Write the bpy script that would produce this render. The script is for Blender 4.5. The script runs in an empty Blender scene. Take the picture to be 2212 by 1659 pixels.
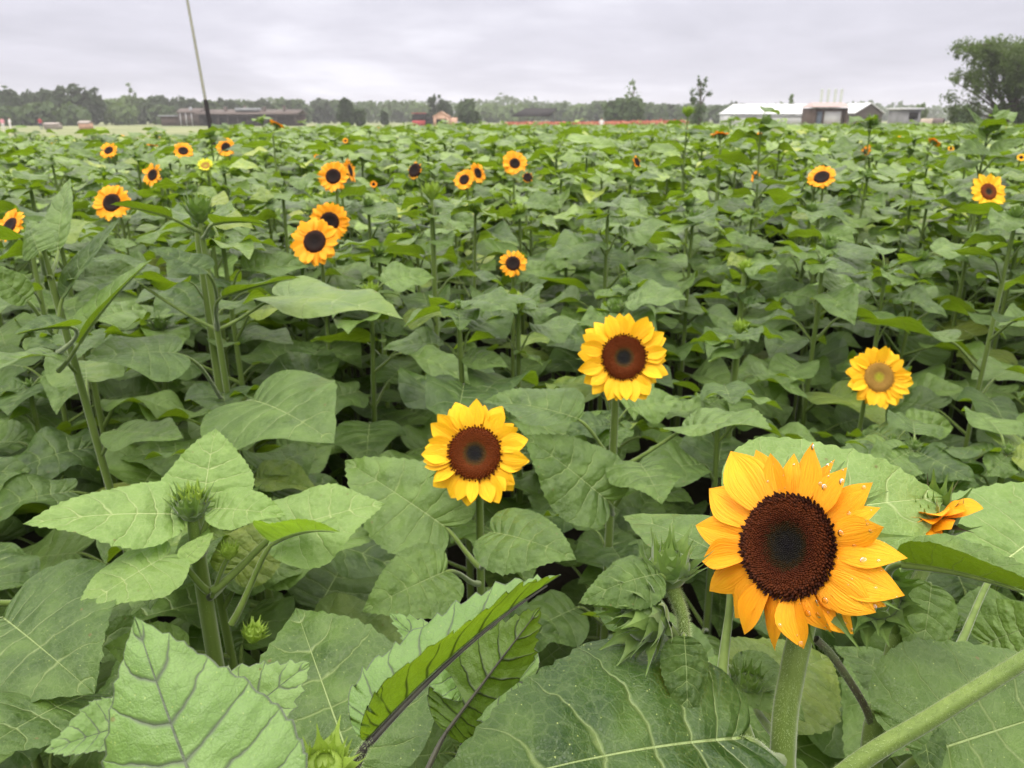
import bpy, math, random
import numpy as np
from mathutils import Matrix, Vector
rad = math.radians
PI = math.pi
sc = bpy.context.scene
COL = sc.collection

# ------------------------------------------------------------------ camera
CAM = np.array([0.0, 0.0, 1.60])
PITCH = rad(19.07)
FPX = 1661.6                      # focal length for a picture 2212 wide
cam = bpy.data.cameras.new('camera'); cam_o = bpy.data.objects.new('camera', cam); COL.objects.link(cam_o)
cam_o.location = CAM; cam_o.rotation_euler = (PI / 2 - PITCH, 0, 0)
cam.sensor_width = 36; cam.lens = 36 * FPX / 2212
cam.clip_start = 0.02; cam.clip_end = 5000
cam.dof.use_dof = True; cam.dof.focus_distance = 0.60; cam.dof.aperture_fstop = 14.0
sc.camera = cam_o
RT = np.array([1.0, 0, 0]); FW = np.array([0, math.cos(PITCH), -math.sin(PITCH)]); UP = np.array([0, math.sin(PITCH), math.cos(PITCH)])

def U(px, py, d):
    return CAM + d * (RT * (px - 1106) / FPX - UP * (py - 829.5) / FPX + FW)
def CD(a, b, c):                  # a direction given as right, up, towards the camera
    v = RT * a + UP * b - FW * c
    return v / np.linalg.norm(v)

# ------------------------------------------------------------------ world, sun, exposure
w = bpy.data.worlds.new('World'); sc.world = w; w.use_nodes = True
nt = w.node_tree; nt.nodes.clear()
def N(nt, typ, **kw):
    n = nt.nodes.new(typ)
    for k, v in kw.items():
        if k.startswith('i_'):
            key = k[2:]; key = int(key) if key.isdigit() else key.replace('_', ' ')
            n.inputs[key].default_value = v
        else: setattr(n, k, v)
    return n
def LK(nt, a, b): nt.links.new(a, b)
def MATH(nt, op, a, b=None, c=None, clamp=False):
    n = nt.nodes.new('ShaderNodeMath'); n.operation = op; n.use_clamp = clamp
    for i, v in enumerate((a, b, c)):
        if v is None: continue
        if hasattr(v, 'is_linked') or hasattr(v, 'links'): nt.links.new(v, n.inputs[i])
        else: n.inputs[i].default_value = v
    return n.outputs[0]
def MIX(nt, f, a, b, typ='MIX'):
    n = nt.nodes.new('ShaderNodeMix'); n.data_type = 'RGBA'; n.blend_type = typ; n.clamp_factor = True
    for i, v in ((0, f), (6, a), (7, b)):
        if hasattr(v, 'links'): nt.links.new(v, n.inputs[i])
        else: n.inputs[i].default_value = v if i == 0 else (tuple(v) + (1,))[:4]
    return n.outputs[2]
def RAMP(nt, fac, stops, interp='LINEAR'):
    n = nt.nodes.new('ShaderNodeValToRGB'); cr = n.color_ramp; cr.interpolation = interp
    while len(cr.elements) < len(stops): cr.elements.new(0.5)
    for e, (p, c) in zip(cr.elements, stops):
        e.position = p; e.color = tuple(c) + (1,) if len(c) == 3 else c
    nt.links.new(fac, n.inputs[0]); return n.outputs[0]

SUN_EL, SUN_AZ = rad(66), rad(200)
sky = N(nt, 'ShaderNodeTexSky', sky_type='NISHITA', sun_disc=False, sun_elevation=SUN_EL, sun_rotation=SUN_AZ, air_density=1.5, dust_density=4.0)
tc = N(nt, 'ShaderNodeTexCoord')
sep = N(nt, 'ShaderNodeSeparateXYZ'); LK(nt, tc.outputs['Generated'], sep.inputs[0])
zc = MATH(nt, 'MAXIMUM', sep.outputs[2], 0.0)
den = MATH(nt, 'ADD', zc, 0.16)
cmb = N(nt, 'ShaderNodeCombineXYZ')
LK(nt, MATH(nt, 'DIVIDE', sep.outputs[0], den), cmb.inputs[0]); LK(nt, MATH(nt, 'DIVIDE', sep.outputs[1], den), cmb.inputs[1])
n1 = N(nt, 'ShaderNodeTexNoise', i_Scale=0.42, i_Detail=5.0, i_Roughness=0.48, i_Distortion=0.9); LK(nt, cmb.outputs[0], n1.inputs['Vector'])
n2 = N(nt, 'ShaderNodeTexNoise', i_Scale=1.7, i_Detail=5.0, i_Roughness=0.5); LK(nt, cmb.outputs[0], n2.inputs['Vector'])
cl = MATH(nt, 'ADD', MATH(nt, 'MULTIPLY', n1.outputs[0], 0.7), MATH(nt, 'MULTIPLY', n2.outputs[0], 0.3))
ccol = RAMP(nt, cl, [(0.38, (0.64, 0.635, 0.73)), (0.50, (0.755, 0.745, 0.85)), (0.61, (0.96, 0.95, 1.05))])
grad = MATH(nt, 'ADD', 1.0, MATH(nt, 'MULTIPLY', MATH(nt, 'MAXIMUM', MATH(nt, 'SUBTRACT', zc, 0.14), 0.0), 3.6))
ccw = MIX(nt, MATH(nt, 'MULTIPLY', MATH(nt, 'SUBTRACT', zc, 0.15), 3.0, clamp=True), ccol, (0.90, 0.86, 0.80))
gc = N(nt, 'ShaderNodeVectorMath', operation='SCALE'); LK(nt, ccw, gc.inputs[0]); LK(nt, grad, gc.inputs['Scale'])
sk = N(nt, 'ShaderNodeVectorMath', operation='SCALE'); LK(nt, sky.outputs[0], sk.inputs[0]); sk.inputs['Scale'].default_value = 0.05 / 8
ad = N(nt, 'ShaderNodeVectorMath', operation='ADD'); LK(nt, gc.outputs[0], ad.inputs[0]); LK(nt, sk.outputs[0], ad.inputs[1])
bg = N(nt, 'ShaderNodeBackground', i_Strength=1.0); LK(nt, ad.outputs[0], bg.inputs[0])
wo = N(nt, 'ShaderNodeOutputWorld'); LK(nt, bg.outputs[0], wo.inputs[0])
sun = bpy.data.lights.new('sun', 'SUN'); sun.energy = 1.5; sun.angle = rad(22); sun.color = (1, 0.97, 0.92)
sun_o = bpy.data.objects.new('sun', sun); COL.objects.link(sun_o)
sun_o.rotation_euler = (PI / 2 - SUN_EL, 0, PI - SUN_AZ)
sc.view_settings.view_transform = 'Standard'; sc.view_settings.look = 'None'
sc.view_settings.exposure = 0.0; sc.view_settings.gamma = 1.0
sc.render.engine = 'CYCLES'
cy = sc.cycles
cy.max_bounces = 7; cy.diffuse_bounces = 2; cy.glossy_bounces = 2; cy.transmission_bounces = 4; cy.transparent_max_bounces = 6; cy.volume_bounces = 0
cy.caustics_reflective = False; cy.caustics_refractive = False
cy.use_denoising = True
try: cy.denoiser = 'OPENIMAGEDENOISE'
except Exception: pass
cy.sample_clamp_indirect = 6

# ------------------------------------------------------------------ materials
MATS = {}
def mat(name):
    m = bpy.data.materials.new(name); m.use_nodes = True; m.node_tree.nodes.clear(); MATS[name] = m
    return m, m.node_tree
def finish(nt, shader):
    o = nt.nodes.new('ShaderNodeOutputMaterial'); LK(nt, shader, o.inputs[0])
def PR(nt, col, rough=0.6, spec=0.4, bump=None, sheen=0.0, metallic=0.0):
    p = N(nt, 'ShaderNodeBsdfPrincipled')
    if hasattr(col, 'links'): LK(nt, col, p.inputs['Base Color'])
    else: p.inputs['Base Color'].default_value = tuple(col) + (1,)
    if hasattr(rough, 'links'): LK(nt, rough, p.inputs['Roughness'])
    else: p.inputs['Roughness'].default_value = rough
    p.inputs['Specular IOR Level'].default_value = spec; p.inputs['Metallic'].default_value = metallic
    if sheen: p.inputs['Sheen Weight'].default_value = sheen; p.inputs['Sheen Roughness'].default_value = 0.4
    if bump is not None: LK(nt, bump, p.inputs['Normal'])
    return p
def BUMP(nt, h, strength=0.3, dist=0.001):
    b = N(nt, 'ShaderNodeBump', i_Strength=strength, i_Distance=dist); LK(nt, h, b.inputs['Height']); return b.outputs[0]
def UVN(nt, name):
    u = N(nt, 'ShaderNodeUVMap', uv_map=name); s = N(nt, 'ShaderNodeSeparateXYZ'); LK(nt, u.outputs[0], s.inputs[0])
    return u.outputs[0], s.outputs[0], s.outputs[1]
def NOISE(nt, vec, scale, detail=3.0, rough=0.5):
    n = N(nt, 'ShaderNodeTexNoise', i_Scale=scale, i_Detail=detail, i_Roughness=rough)
    if vec is not None: LK(nt, vec, n.inputs['Vector'])
    return n.outputs[0]

def leaf_mat(name, c1, c2, under, vein, vein_under, trans, fine=True, vein_w=1.0, nv=8.0, bs=1.0, vt=.6, edge=False, lvf=.75):
    m, nt = mat(name)
    v, t, r = UVN(nt, 'vein'); f, x, y = UVN(nt, 'flat'); _, rn, _2 = UVN(nt, 'rnd')
    ar = MATH(nt, 'ABSOLUTE', r)
    oi = N(nt, 'ShaderNodeObjectInfo')
    rr = MATH(nt, 'FRACT', MATH(nt, 'ADD', rn, oi.outputs['Random']))
    # lateral veins follow constant t, bending towards the tip
    tb = MATH(nt, 'ADD', MATH(nt, 'MULTIPLY', t, nv), MATH(nt, 'MULTIPLY', MATH(nt, 'MULTIPLY', ar, ar), -0.35))
    if fine:
        wob = NOISE(nt, f, 9.0, 2.0); tb = MATH(nt, 'ADD', tb, MATH(nt, 'MULTIPLY', MATH(nt, 'SUBTRACT', wob, 0.5), 0.35))
    d = MATH(nt, 'MULTIPLY', MATH(nt, 'ABSOLUTE', MATH(nt, 'SUBTRACT', MATH(nt, 'FRACT', tb), 0.5)), 1.0 / nv)
    wd = MATH(nt, 'MULTIPLY', MATH(nt, 'SUBTRACT', 1.12, ar), 0.0075 * vein_w)
    lv = MATH(nt, 'SUBTRACT', 1.0, MATH(nt, 'DIVIDE', d, wd), clamp=True)
    ay = MATH(nt, 'ABSOLUTE', y)
    mw = MATH(nt, 'MULTIPLY', MATH(nt, 'SUBTRACT', 1.15, x), 0.0065 * vein_w)
    mv = MATH(nt, 'SUBTRACT', 1.0, MATH(nt, 'DIVIDE', ay, mw), clamp=True)
    vm = MATH(nt, 'MAXIMUM', MATH(nt, 'MULTIPLY', lv, lvf), MATH(nt, 'MINIMUM', MATH(nt, 'MULTIPLY', mv, 2.0), 1.0))
    if edge: vm = MATH(nt, 'MAXIMUM', vm, MATH(nt, 'MULTIPLY', MATH(nt, 'SUBTRACT', ar, .965), 40.0, clamp=True))
    quilt = MATH(nt, 'MULTIPLY', MATH(nt, 'POWER', MATH(nt, 'MINIMUM', MATH(nt, 'MULTIPLY', d, 2.0 * nv), 1.0), 0.6), 0.5)
    h = MATH(nt, 'ADD', MATH(nt, 'SUBTRACT', quilt, MATH(nt, 'MULTIPLY', vm, 0.35)), MATH(nt, 'MULTIPLY', NOISE(nt, f, 5.0, 2.0), 2.2))
    big = NOISE(nt, f, 4.0, 3.0)
    colr = MIX(nt, MATH(nt, 'ADD', MATH(nt, 'MULTIPLY', rr, 0.75), MATH(nt, 'MULTIPLY', MATH(nt, 'SUBTRACT', big, 0.38), 1.1), clamp=True), c1, c2)
    old = MATH(nt, 'MULTIPLY', MATH(nt, 'SUBTRACT', MATH(nt, 'ADD', rr, MATH(nt, 'MULTIPLY', big, .12)), 0.99), 14.0, clamp=True)
    colr = MIX(nt, MATH(nt, 'MULTIPLY', old, .7 if name in ('leaf_near', 'leaf_far') else 0.0), colr, (c2[0] * 1.6, c2[1] * 1.15, c2[2] * .6))
    sp3 = N(nt, 'ShaderNodeTexVoronoi', i_Scale=4.2); LK(nt, f, sp3.inputs['Vector'])
    brn = MATH(nt, 'MULTIPLY', MATH(nt, 'SUBTRACT', MATH(nt, 'ADD', .045, MATH(nt, 'MULTIPLY', MATH(nt, 'SUBTRACT', NOISE(nt, f, 22.0, 3.0), .5), .10)), sp3.outputs[0]), 60.0, clamp=True)
    colr = MIX(nt, MATH(nt, 'MULTIPLY', brn, .8), colr, (0.10, 0.075, 0.025))
    if fine:
        vo = N(nt, 'ShaderNodeTexVoronoi', feature='DISTANCE_TO_EDGE', i_Scale=26.0); LK(nt, f, vo.inputs['Vector'])
        vo2 = N(nt, 'ShaderNodeTexVoronoi', feature='DISTANCE_TO_EDGE', i_Scale=75.0); LK(nt, f, vo2.inputs['Vector'])
        net = MATH(nt, 'SUBTRACT', 1.0, MATH(nt, 'MULTIPLY', vo.outputs[0], 9.0), clamp=True)
        net2 = MATH(nt, 'SUBTRACT', 1.0, MATH(nt, 'MULTIPLY', vo2.outputs[0], 6.0), clamp=True)
        h = MATH(nt, 'ADD', h, MATH(nt, 'MULTIPLY', net, -0.035)); h = MATH(nt, 'ADD', h, MATH(nt, 'MULTIPLY', net2, -0.035))
        h = MATH(nt, 'ADD', h, MATH(nt, 'MULTIPLY', NOISE(nt, f, 14.0, 4.0, 0.6), 0.35))
        vm = MATH(nt, 'MAXIMUM', vm, MATH(nt, 'MULTIPLY', net, 0.13))
        sp = N(nt, 'ShaderNodeTexVoronoi', i_Scale=34.0); LK(nt, f, sp.inputs['Vector'])
        spk = MATH(nt, 'LESS_THAN', MATH(nt, 'ADD', sp.outputs[0], MATH(nt, 'MULTIPLY', big, 0.16)), 0.16)
        colr = MIX(nt, MATH(nt, 'MULTIPLY', spk, 0.6), colr, (0.36, 0.42, 0.12))
    top = MIX(nt, MATH(nt, 'MULTIPLY', vm, 0.8), colr, vein)
    un = MIX(nt, MATH(nt, 'MULTIPLY', vm, 0.85), MIX(nt, rr, under, tuple(c * 0.72 for c in under)), vein_under)
    geo = N(nt, 'ShaderNodeNewGeometry')
    col = MIX(nt, geo.outputs['Backfacing'], top, un)
    bp = BUMP(nt, h, 0.55 * bs if fine else 0.35, 0.012)
    rough = MATH(nt, 'ADD', 0.24, MATH(nt, 'MULTIPLY', big, 0.30))
    p = PR(nt, col, rough, 0.28, bp)
    tr = N(nt, 'ShaderNodeBsdfTranslucent'); tcol = MIX(nt, MATH(nt, 'MULTIPLY', vm, vt), MIX(nt, rr, trans, tuple(c * 0.8 for c in trans)), tuple(c * 0.12 for c in trans)); LK(nt, tcol, tr.inputs[0])
    a = N(nt, 'ShaderNodeAddShader'); LK(nt, p.outputs[0], a.inputs[0]); LK(nt, tr.outputs[0], a.inputs[1])
    finish(nt, a.outputs[0]); return m
LEAF = leaf_mat('leaf_near', (0.012, 0.034, 0.005), (0.104, 0.170, 0.036), (0.075, 0.125, 0.012), (0.24, 0.31, 0.12), (0.19, 0.25, 0.09), (0.070, 0.112, 0.003))
LEAFY = leaf_mat('leaf_young', (0.084, 0.145, 0.032), (0.155, 0.235, 0.062), (0.20, 0.30, 0.05), (0.42, 0.50, 0.22), (0.3, 0.4, 0.12), (0.13, 0.22, 0.01))
LEAFP = leaf_mat('leaf_dark_veined', (0.095, 0.170, 0.045), (0.165, 0.25, 0.085), (0.07, 0.125, 0.012), (0.075, 0.08, 0.07), (0.010, 0.012, 0.008), (0.11, 0.17, 0.004), vein_w=1.6, nv=10.0, bs=0.8, vt=1.0, edge=True, lvf=1.0)
LEAFF = leaf_mat('leaf_far', (0.014, 0.036, 0.005), (0.175, 0.255, 0.062), (0.085, 0.145, 0.014), (0.22, 0.32, 0.12), (0.16, 0.22, 0.06), (0.078, 0.125, 0.003), fine=False)

def simple(name, col, col2=None, rough=0.6, spec=0.35, scale=30.0, bumpd=0.0, trans=None, stretch=None, sheen=0, metallic=0.0, detail=3.0):
    m, nt = mat(name)
    tc = N(nt, 'ShaderNodeTexCoord'); vec = tc.outputs['Object']
    if stretch:
        mp = N(nt, 'ShaderNodeMapping'); mp.inputs['Scale'].default_value = stretch; LK(nt, vec, mp.inputs[0]); vec = mp.outputs[0]
    nz = NOISE(nt, vec, scale, detail, 0.6)
    c = col if col2 is None else MIX(nt, MATH(nt, 'MULTIPLY', MATH(nt, 'SUBTRACT', nz, 0.3), 2.4, clamp=True), col, col2)
    p = PR(nt, c, rough, spec, BUMP(nt, nz, 0.6, bumpd) if bumpd else None, sheen, metallic)
    out = p.outputs[0]
    if trans:
        tr = N(nt, 'ShaderNodeBsdfTranslucent'); tr.inputs[0].default_value = tuple(trans) + (1,)
        a = N(nt, 'ShaderNodeAddShader'); LK(nt, out, a.inputs[0]); LK(nt, tr.outputs[0], a.inputs[1]); out = a.outputs[0]
    finish(nt, out); return m
STEM = simple('stem', (0.085, 0.135, 0.022), (0.145, 0.205, 0.042), 0.6, 0.3, 60.0, 0.0015, stretch=(1, 1, 0.08), sheen=0.4)
PURP = simple('purple_stalk', (0.09, 0.05, 0.06), (0.10, 0.14, 0.05), 0.55, 0.35, 22.0, sheen=0.3)
DARKST = simple('dark_stalk', (0.02, 0.016, 0.014), (0.06, 0.06, 0.035), 0.5, 0.4, 40.0, sheen=0.3)
BUDG = simple('bud_green', (0.05, 0.095, 0.015), (0.125, 0.19, 0.035), 0.55, 0.35, 80.0, 0.001, trans=(0.03, 0.06, 0.003), sheen=0.3)
BUDY = simple('bud_young', (0.14, 0.22, 0.025), (0.24, 0.33, 0.06), 0.55, 0.35, 80.0, 0.0, trans=(0.06, 0.09, 0.003))
HAIR = simple('plant_hair', (0.34, 0.42, 0.20), None, 0.6, 0.3, 5, trans=(0.10, 0.12, 0.06))
DRY = simple('dry_bract', (0.05, 0.035, 0.025), (0.13, 0.14, 0.05), 0.7, 0.2, 60.0)

def petal_mat(name, tip, base, trans):
    m, nt = mat(name)
    v, t, r = UVN(nt, 'vein'); f, x, y = UVN(nt, 'flat'); _, rn, _2 = UVN(nt, 'rnd')
    g = MIX(nt, MATH(nt, 'POWER', MATH(nt, 'MAXIMUM', x, 0.0), 0.8), base, tip)
    cmb = N(nt, 'ShaderNodeCombineXYZ'); LK(nt, MATH(nt, 'MULTIPLY', x, 1.5), cmb.inputs[0]); LK(nt, MATH(nt, 'MULTIPLY', r, 7.0), cmb.inputs[1]); LK(nt, MATH(nt, 'MULTIPLY', rn, 30.0), cmb.inputs[2])
    st = NOISE(nt, cmb.outputs[0], 1.6, 4.0, 0.6)
    g = MIX(nt, MATH(nt, 'MULTIPLY', MATH(nt, 'SUBTRACT', st, 0.42), 2.2, clamp=True), g, (base[0] * 0.93, base[1] * 0.76, base[2] * 0.9))
    p = PR(nt, g, 0.55, 0.25, BUMP(nt, st, 0.6, 0.003))
    tr = N(nt, 'ShaderNodeBsdfTranslucent'); tr.inputs[0].default_value = tuple(trans) + (1,)
    a = N(nt, 'ShaderNodeAddShader'); LK(nt, p.outputs[0], a.inputs[0]); LK(nt, tr.outputs[0], a.inputs[1])
    finish(nt, a.outputs[0]); return m
PETAL = petal_mat('petal', (0.86, 0.41, 0.014), (0.84, 0.31, 0.010), (0.16, 0.07, 0.001))
PETALY = petal_mat('petal_yellow', (0.86, 0.51, 0.015), (0.84, 0.42, 0.010), (0.14, 0.09, 0.001))
PETALO = petal_mat('petal_orange', (0.92, 0.40, 0.008), (0.86, 0.26, 0.005), (0.12, 0.045, 0.001))

PETALL = petal_mat('petal_lime', (0.80, 0.74, 0.05), (0.62, 0.66, 0.06), (0.12, 0.12, 0.003))
def disc_mat(name, stops):
    m, nt = mat(name)
    f, x, y = UVN(nt, 'flat')
    nz = NOISE(nt, N(nt, 'ShaderNodeTexCoord').outputs['Object'], 260.0, 2.0)
    fac = MATH(nt, 'ADD', x, MATH(nt, 'MULTIPLY', MATH(nt, 'SUBTRACT', nz, 0.5), 0.16))
    c = RAMP(nt, fac, stops)
    c = MIX(nt, MATH(nt, 'MULTIPLY', nz, 0.5), c, (0.012, 0.004, 0.002), 'MIX')
    finish(nt, PR(nt, c, 0.72, 0.15, BUMP(nt, nz, 0.8, 0.002)).outputs[0]); return m
DISC = disc_mat('seed_disc', [(0.0, (0.010, 0.010, 0.014)), (0.28, (0.016, 0.016, 0.012)), (0.42, (0.030, 0.018, 0.004)), (0.55, (0.075, 0.014, 0.003)), (0.85, (0.11, 0.024, 0.005)), (1.0, (0.03, 0.007, 0.003))])
DISCR = disc_mat('seed_disc_red', [(0.0, (0.008, 0.009, 0.014)), (0.25, (0.014, 0.015, 0.012)), (0.40, (0.09, 0.045, 0.008)), (0.50, (0.16, 0.034, 0.004)), (0.9, (0.17, 0.032, 0.003)), (1.0, (0.11, 0.022, 0.003))])
DISCB = disc_mat('seed_disc_brown', [(0.0, (0.34, 0.36, 0.02)), (0.2, (0.40, 0.36, 0.03)), (0.42, (0.34, 0.19, 0.04)), (1.0, (0.44, 0.25, 0.05))])
DISCK = disc_mat('seed_disc_dark', [(0.0, (0.006, 0.005, 0.006)), (0.6, (0.014, 0.007, 0.006)), (1.0, (0.03, 0.008, 0.005))])
m, nt = mat('water')
g_ = N(nt, 'ShaderNodeBsdfGlossy', i_Roughness=0.03); t_ = N(nt, 'ShaderNodeBsdfTransparent'); t_.inputs[0].default_value = (1, .97, .9, 1); fr_ = N(nt, 'ShaderNodeFresnel', i_IOR=1.5); mx_ = N(nt, 'ShaderNodeMixShader'); LK(nt, MATH(nt, 'ADD', MATH(nt, 'MULTIPLY', fr_.outputs[0], .9), .05, clamp=True), mx_.inputs[0]); LK(nt, t_.outputs[0], mx_.inputs[1]); LK(nt, g_.outputs[0], mx_.inputs[2]); finish(nt, mx_.outputs[0]); WATER = m
SOIL = simple('soil', (0.016, 0.012, 0.009), (0.04, 0.030, 0.022), 0.9, 0.2, 22.0, 0.02)
ALL = [LEAFF, STEM, BUDG, PETAL, DISCK, BUDY]      # slots of joined plants

# ------------------------------------------------------------------ mesh builder
class MB:
    def __init__(s): s.v = []; s.f = []; s.m = []; s.a = []; s.b = []; s.r = []; s.n = 0
    def add(s, v, f, m=0, vein=None, flat=None, rnd=0.0):
        v = np.asarray(v, float); k = len(v); f = np.asarray(f, int)
        s.v.append(v); s.f.append(f + s.n); s.m.append(np.full(len(f), m) if np.isscalar(m) else m)
        s.a.append(vein if vein is not None else np.zeros((k, 2))); s.b.append(flat if flat is not None else np.zeros((k, 2)))
        r = np.zeros((k, 2)); r[:, 0] = rnd; s.r.append(r); s.n += k
    def join(s, o, M=None, mm=None, rnd=None):
        for v, f, m, a, b, r in zip(*[o.cat()[i:i + 1] for i in range(6)]):
            if M is not None: v = v @ M[:3, :3].T + M[:3, 3]
            if mm is not None: m = np.asarray(mm)[m]
            s.v.append(v); s.f.append(f + s.n); s.m.append(m); s.a.append(a); s.b.append(b)
            if rnd is not None: r = r.copy(); r[:, 0] += rnd
            s.r.append(r); s.n += len(v)
    def cat(s):
        c = [np.concatenate(x) for x in (s.v, s.f, s.m, s.a, s.b, s.r)]
        s.v, s.f, s.m, s.a, s.b, s.r = [[x] for x in c]; return c
    def mesh(s, name, mats, smooth=True):
        v, f, m, a, b, r = s.cat(); me = bpy.data.meshes.new(name)
        me.vertices.add(len(v)); me.vertices.foreach_set('co', v.astype(np.float32).ravel())
        nf = len(f); me.loops.add(nf * 4); me.polygons.add(nf)
        me.loops.foreach_set('vertex_index', f.astype(np.int32).ravel())
        me.polygons.foreach_set('loop_start', np.arange(0, nf * 4, 4, dtype=np.int32))
        me.polygons.foreach_set('material_index', m.astype(np.int32))
        me.polygons.foreach_set('use_smooth', np.full(nf, smooth))
        li = f.ravel()
        for nm, q in (('vein', a), ('flat', b), ('rnd', r)):
            me.uv_layers.new(name=nm).data.foreach_set('uv', q[li].astype(np.float32).ravel())
        for x in mats: me.materials.append(x)
        me.update(calc_edges=True); return me
def link(name, me, parent=None, M=None):
    o = bpy.data.objects.new(name, me); COL.objects.link(o)
    if parent is not None: o.parent = parent
    if M is not None: o.matrix_basis = Matrix(np.asarray(M).tolist())
    return o
def obj(name, mb, mats, parent=None, smooth=True): return link(name, mb.mesh(name, mats, smooth), parent)
def tag(o, label=None, cat=None, group=None, kind=None):
    for k, v in (('label', label), ('category', cat), ('group', group), ('kind', kind)):
        if v: o[k] = v
    return o
def empty(name, loc, label=None, cat=None, group=None):
    o = bpy.data.objects.new(name, None); COL.objects.link(o); o.location = loc; o.empty_display_size = 0.1
    return tag(o, label, cat, group)
def gridf(nu, nv, flip=False):
    i, j = np.meshgrid(np.arange(nu), np.arange(nv), indexing='ij'); a = (i * (nv + 1) + j).ravel()
    q = np.stack([a, a + nv + 1, a + nv + 2, a + 1], 1); return q[:, ::-1] if flip else q
def norm(v): v = np.asarray(v, float); return v / (np.linalg.norm(v) + 1e-12)
def frame(o, x, n, s=1.0):
    X = norm(x); Z = norm(np.asarray(n, float) - np.dot(n, X) * X); Y = np.cross(Z, X)
    M = np.eye(4); M[:3, 0] = X * s; M[:3, 1] = Y * s; M[:3, 2] = Z * s; M[:3, 3] = o; return M
def facing(o, z, s=1.0, roll=0.0):
    Z = norm(z); h = np.array([0, 0, 1.0]) if abs(Z[2]) < 0.9 else np.array([0, 1.0, 0]); X = norm(np.cross(h, Z)); Y = np.cross(Z, X)
    c, d = math.cos(roll), math.sin(roll); M = np.eye(4); M[:3, 0] = (X * c + Y * d) * s; M[:3, 1] = (Y * c - X * d) * s; M[:3, 2] = Z * s; M[:3, 3] = o; return M
def RZ(a): c, s = math.cos(a), math.sin(a); return np.array([[c, -s, 0, 0], [s, c, 0, 0], [0, 0, 1, 0], [0, 0, 0, 1.0]])
def RY(a): c, s = math.cos(a), math.sin(a); return np.array([[c, 0, s, 0], [0, 1, 0, 0], [-s, 0, c, 0], [0, 0, 0, 1.0]])
def RX(a): c, s = math.cos(a), math.sin(a); return np.array([[1, 0, 0, 0], [0, c, -s, 0], [0, s, c, 0], [0, 0, 0, 1.0]])
def TR(x, y, z): M = np.eye(4); M[:3, 3] = (x, y, z); return M
def SC(s): M = np.eye(4) * s; M[3, 3] = 1; return M
def bez(pts, n):
    pts = np.asarray(pts, float); t = np.linspace(0, 1, n + 1)[:, None]
    P = [pts[i] + 0 * t for i in range(len(pts))]
    while len(P) > 1: P = [P[i] * (1 - t) + P[i + 1] * t for i in range(len(P) - 1)]
    return P[0]
def catmull(pts, n):
    pts = np.asarray(pts, float); k = len(pts); P = np.vstack([2 * pts[0] - pts[1], pts, 2 * pts[-1] - pts[-2]]); out = []
    for i in range(k - 1):
        for j in range(n):
            t = j / n; a, b, c, d = P[i:i + 4]
            out.append(0.5 * (2 * b + (c - a) * t + (2 * a - 5 * b + 4 * c - d) * t * t + (3 * b - a - 3 * c + d) * t ** 3))
    out.append(pts[-1]); return np.array(out)
def tube(mb, path, r, seg=8, m=0, ribs=0, rnd=0.0):
    path = np.asarray(path, float); k = len(path); r = np.broadcast_to(np.asarray(r, float), (k,)) if np.ndim(r) == 0 or len(np.atleast_1d(r)) == k else np.interp(np.linspace(0, 1, k), np.linspace(0, 1, len(r)), r)
    T = np.gradient(path, axis=0); T /= np.linalg.norm(T, axis=1)[:, None] + 1e-12
    h = np.array([1.0, 0, 0]) if abs(T[0][0]) < 0.8 else np.array([0, 1.0, 0]); A = norm(np.cross(T[0], h)); V = []
    th = np.linspace(0, 2 * PI, seg + 1)
    for i in range(k):
        A = norm(A - np.dot(A, T[i]) * T[i]); B = np.cross(T[i], A)
        rr = r[i] * (1 + (0.05 * np.cos(th * ribs) if ribs else 0))
        V.append(path[i] + np.outer(np.cos(th) * rr, A) + np.outer(np.sin(th) * rr, B))
    mb.add(np.concatenate(V), gridf(k - 1, seg, True), m, rnd=rnd)
def hairs(mb, path, r, n, ln, rng, m=0):
    path = np.asarray(path); k = len(path); u = rng.random(n) * (k - 1.001); i = u.astype(int); f = (u - i)[:, None]
    P = path[i] * (1 - f) + path[i + 1] * f; T = path[i + 1] - path[i]; T /= np.linalg.norm(T, axis=1)[:, None]
    rr = np.interp(u, np.arange(k), np.broadcast_to(r, (k,)) if np.ndim(r) == 0 else np.interp(np.arange(k), np.linspace(0, k - 1, len(r)), r))
    D = rng.normal(size=(n, 3)); D -= (D * T).sum(1)[:, None] * T; D /= np.linalg.norm(D, axis=1)[:, None]
    S = np.cross(T, D) * 0.00011; L = ln * (0.5 + rng.random(n))[:, None]; a = P + D * rr[:, None] * 0.97; e = a + (D + T * rng.normal(0, .35, (n, 1))) * L
    v = np.stack([a - S, a + S, e + S * .2, e - S * .2], 1).reshape(-1, 3); mb.add(v, np.arange(4 * n).reshape(-1, 4), m)

# ------------------------------------------------------------------ blades: leaves, petals, bracts
HEART = [(0, 0), (-.07, .05), (-.115, .17), (-.06, .30), (.10, .395), (.30, .405), (.50, .34), (.68, .235), (.84, .115), (1, 0)]
OVATE = [(0, 0), (-.01, .06), (0.01, .17), (.08, .28), (.22, .345), (.38, .335), (.55, .27), (.72, .175), (.87, .08), (1, 0)]
LANCE = [(0, 0), (.03, .06), (.10, .14), (.20, .20), (.33, .215), (.47, .19), (.62, .14), (.76, .085), (.89, .035), (1, 0)]
BRACT = [(0, 0), (0, .15), (.10, .25), (.23, .28), (.36, .23), (.48, .13), (.62, .062), (.78, .034), (.92, .018), (1, 0)]
PETL = [(0, 0), (0, .07), (.14, .125), (.30, .165), (.47, .19), (.60, .19), (.74, .155), (.86, .095), (.95, .04), (1, 0)]
PETP = [(0, 0), (0, .065), (.14, .12), (.30, .165), (.45, .188), (.58, .18), (.71, .142), (.83, .088), (.93, .036), (1, 0)]
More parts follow.
